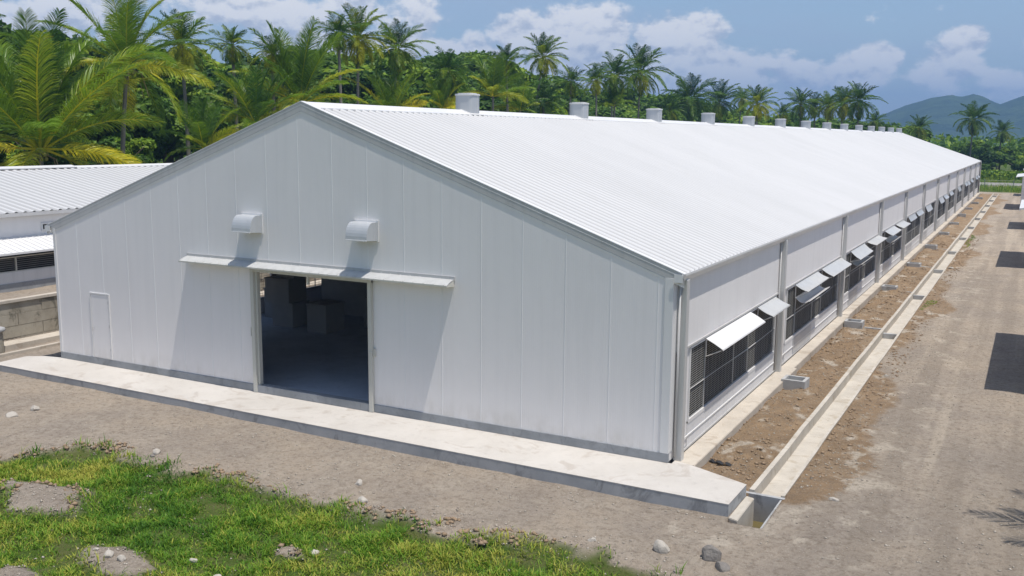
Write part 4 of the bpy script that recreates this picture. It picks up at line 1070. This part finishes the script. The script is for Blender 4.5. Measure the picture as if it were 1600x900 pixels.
rock(56, 647, .28, .13, 'rounded pale rock left, just right of the flat one')
rock(245, 713, .22, .09, 'grey rock at the ragged grass edge left of centre')
rock(238, 718, .14, .06, 'small dark stone beside the grey rock at the grass edge', drock_m, seed=5)
rock(561, 759, .20, .09, 'pale rounded stone on gravel above the grass, picture centre')
rock(568, 786, .26, .10, 'half buried stone at the grass edge below the pale rounded one')
rock(492, 857, .20, .07, 'pale stone lying alone in the grass, centre foreground')
rock(340, 894, .17, .07, 'pale stone at the bottom edge in the grass')
rock(302, 872, .16, .07, 'flat stone in the grass left of the bottom edge one')
rock(170, 872, .22, .09, 'chunky stone amid rubble in lower left grass', seed=77)
rock(190, 880, .17, .07, 'smaller stone right of the chunky rubble stone', seed=78)
rock(150, 862, .13, .05, 'little stone above the chunky rubble stone', seed=79)
rock(1033, 862, .33, .17, 'pale boulder on gravel in the lower right foreground')
rock(1112, 876, .42, .21, 'dark jagged boulder on gravel, right of the pale one', drock_m)
rock(1128, 893, .30, .13, 'dark broken stone below the jagged boulder', drock_m)
rock(925, 846, .16, .06, 'small stone on the bare strip above the grass, right of centre')
rock(1302, 786, .22, .06, 'flat tan stone at the drive edge by the channel end', seed=90)
rock(1385, 590, .15, .04, 'flat pale stone beside the channel on the drive', seed=91)
rock(1485, 421, .35, .10, 'white stone beside the far part of the channel', seed=92)
# clods along the eroded turf edge
rc = random.Random(3)
V, F = [], []
vv, ff = stones(26000, (-17, 1.8), (-7.5, -3.4), .012, .085, 83, lambda x, y, r_: (np.abs(grass_mask(x, y)+.08) < .17+.12*vnoise(x, y, .7, 85)) & ((vnoise(x, y, .5, 84) > .0) | ((x > -5) & (x < -.5))))
M = Mat('turf_clod', .95).world(); M.col(M.mix(M.noise(8, 4), (.20, .14, .09), (.40, .29, .19)))
v3, f3 = stones(16000, (.5, 3.3), (.4, 60), .012, .075, 86, lambda x, y, r_: ~((x > 1.8) & (x < 2.62)) & (r_.random(len(x)) < .5+.5*vnoise(x, y, 1.5, 87)))
ff = np.concatenate([ff, f3+len(vv)]); vv = np.concatenate([vv, v3])
tag(link('clods', np_mesh('clods', vv, ff, M.m)), 'broken clods of brown earth along the grass edge and in the soil strip', 'clods', kind='stuff')
# dark plastic scrap by the barn corner
for i, (px, py, s) in enumerate(((1118, 722, 1.0), (1132, 727, 1.1))):
    d = ray(px, py); t = (-.24-CAM[2])/d.z; x, y = CAM[0]+d.x*t, CAM[1]+d.y*t; g_ = gz(x, y)
    me = bpy.data.meshes.new('scrap'); vs = []; r_ = random.Random(i+4)
    for a in range(6):
        for b in range(4): vs.append(((a-2.5)*.055*s, (b-1.5)*.04*s, .03+.025*math.sin(a*2.1+i)+.02*r_.random()))
    me.from_pydata(vs, [], [(a*4+b, a*4+b+1, a*4+b+5, a*4+b+4) for a in range(5) for b in range(3)]); me.materials.append(dark_m)
    o = link('scrap', me, None, (x, y, g_)); tag(o, ('left' if i == 0 else 'right')+' of two crumpled black scraps on the soil by the barn corner', 'scrap', 'black scraps on the soil')

# ------------------------------------------------------------ haze
hz = MB(); hz.box(-4100, 4100, -420, 6100, -2.6, float(HZ.max())+2)
hm = bpy.data.materials.new('haze'); hm.use_nodes = True; t = hm.node_tree
for n_ in list(t.nodes): t.nodes.remove(n_)
oo = t.nodes.new('ShaderNodeOutputMaterial'); pv = t.nodes.new('ShaderNodeVolumePrincipled')
pv.inputs['Color'].default_value = (.36, .60, 1, 1); pv.inputs['Density'].default_value = .00038; pv.inputs['Anisotropy'].default_value = 0
t.links.new(pv.outputs[0], oo.inputs['Volume'])
tag(hz.build('haze', hm), kind='stuff')
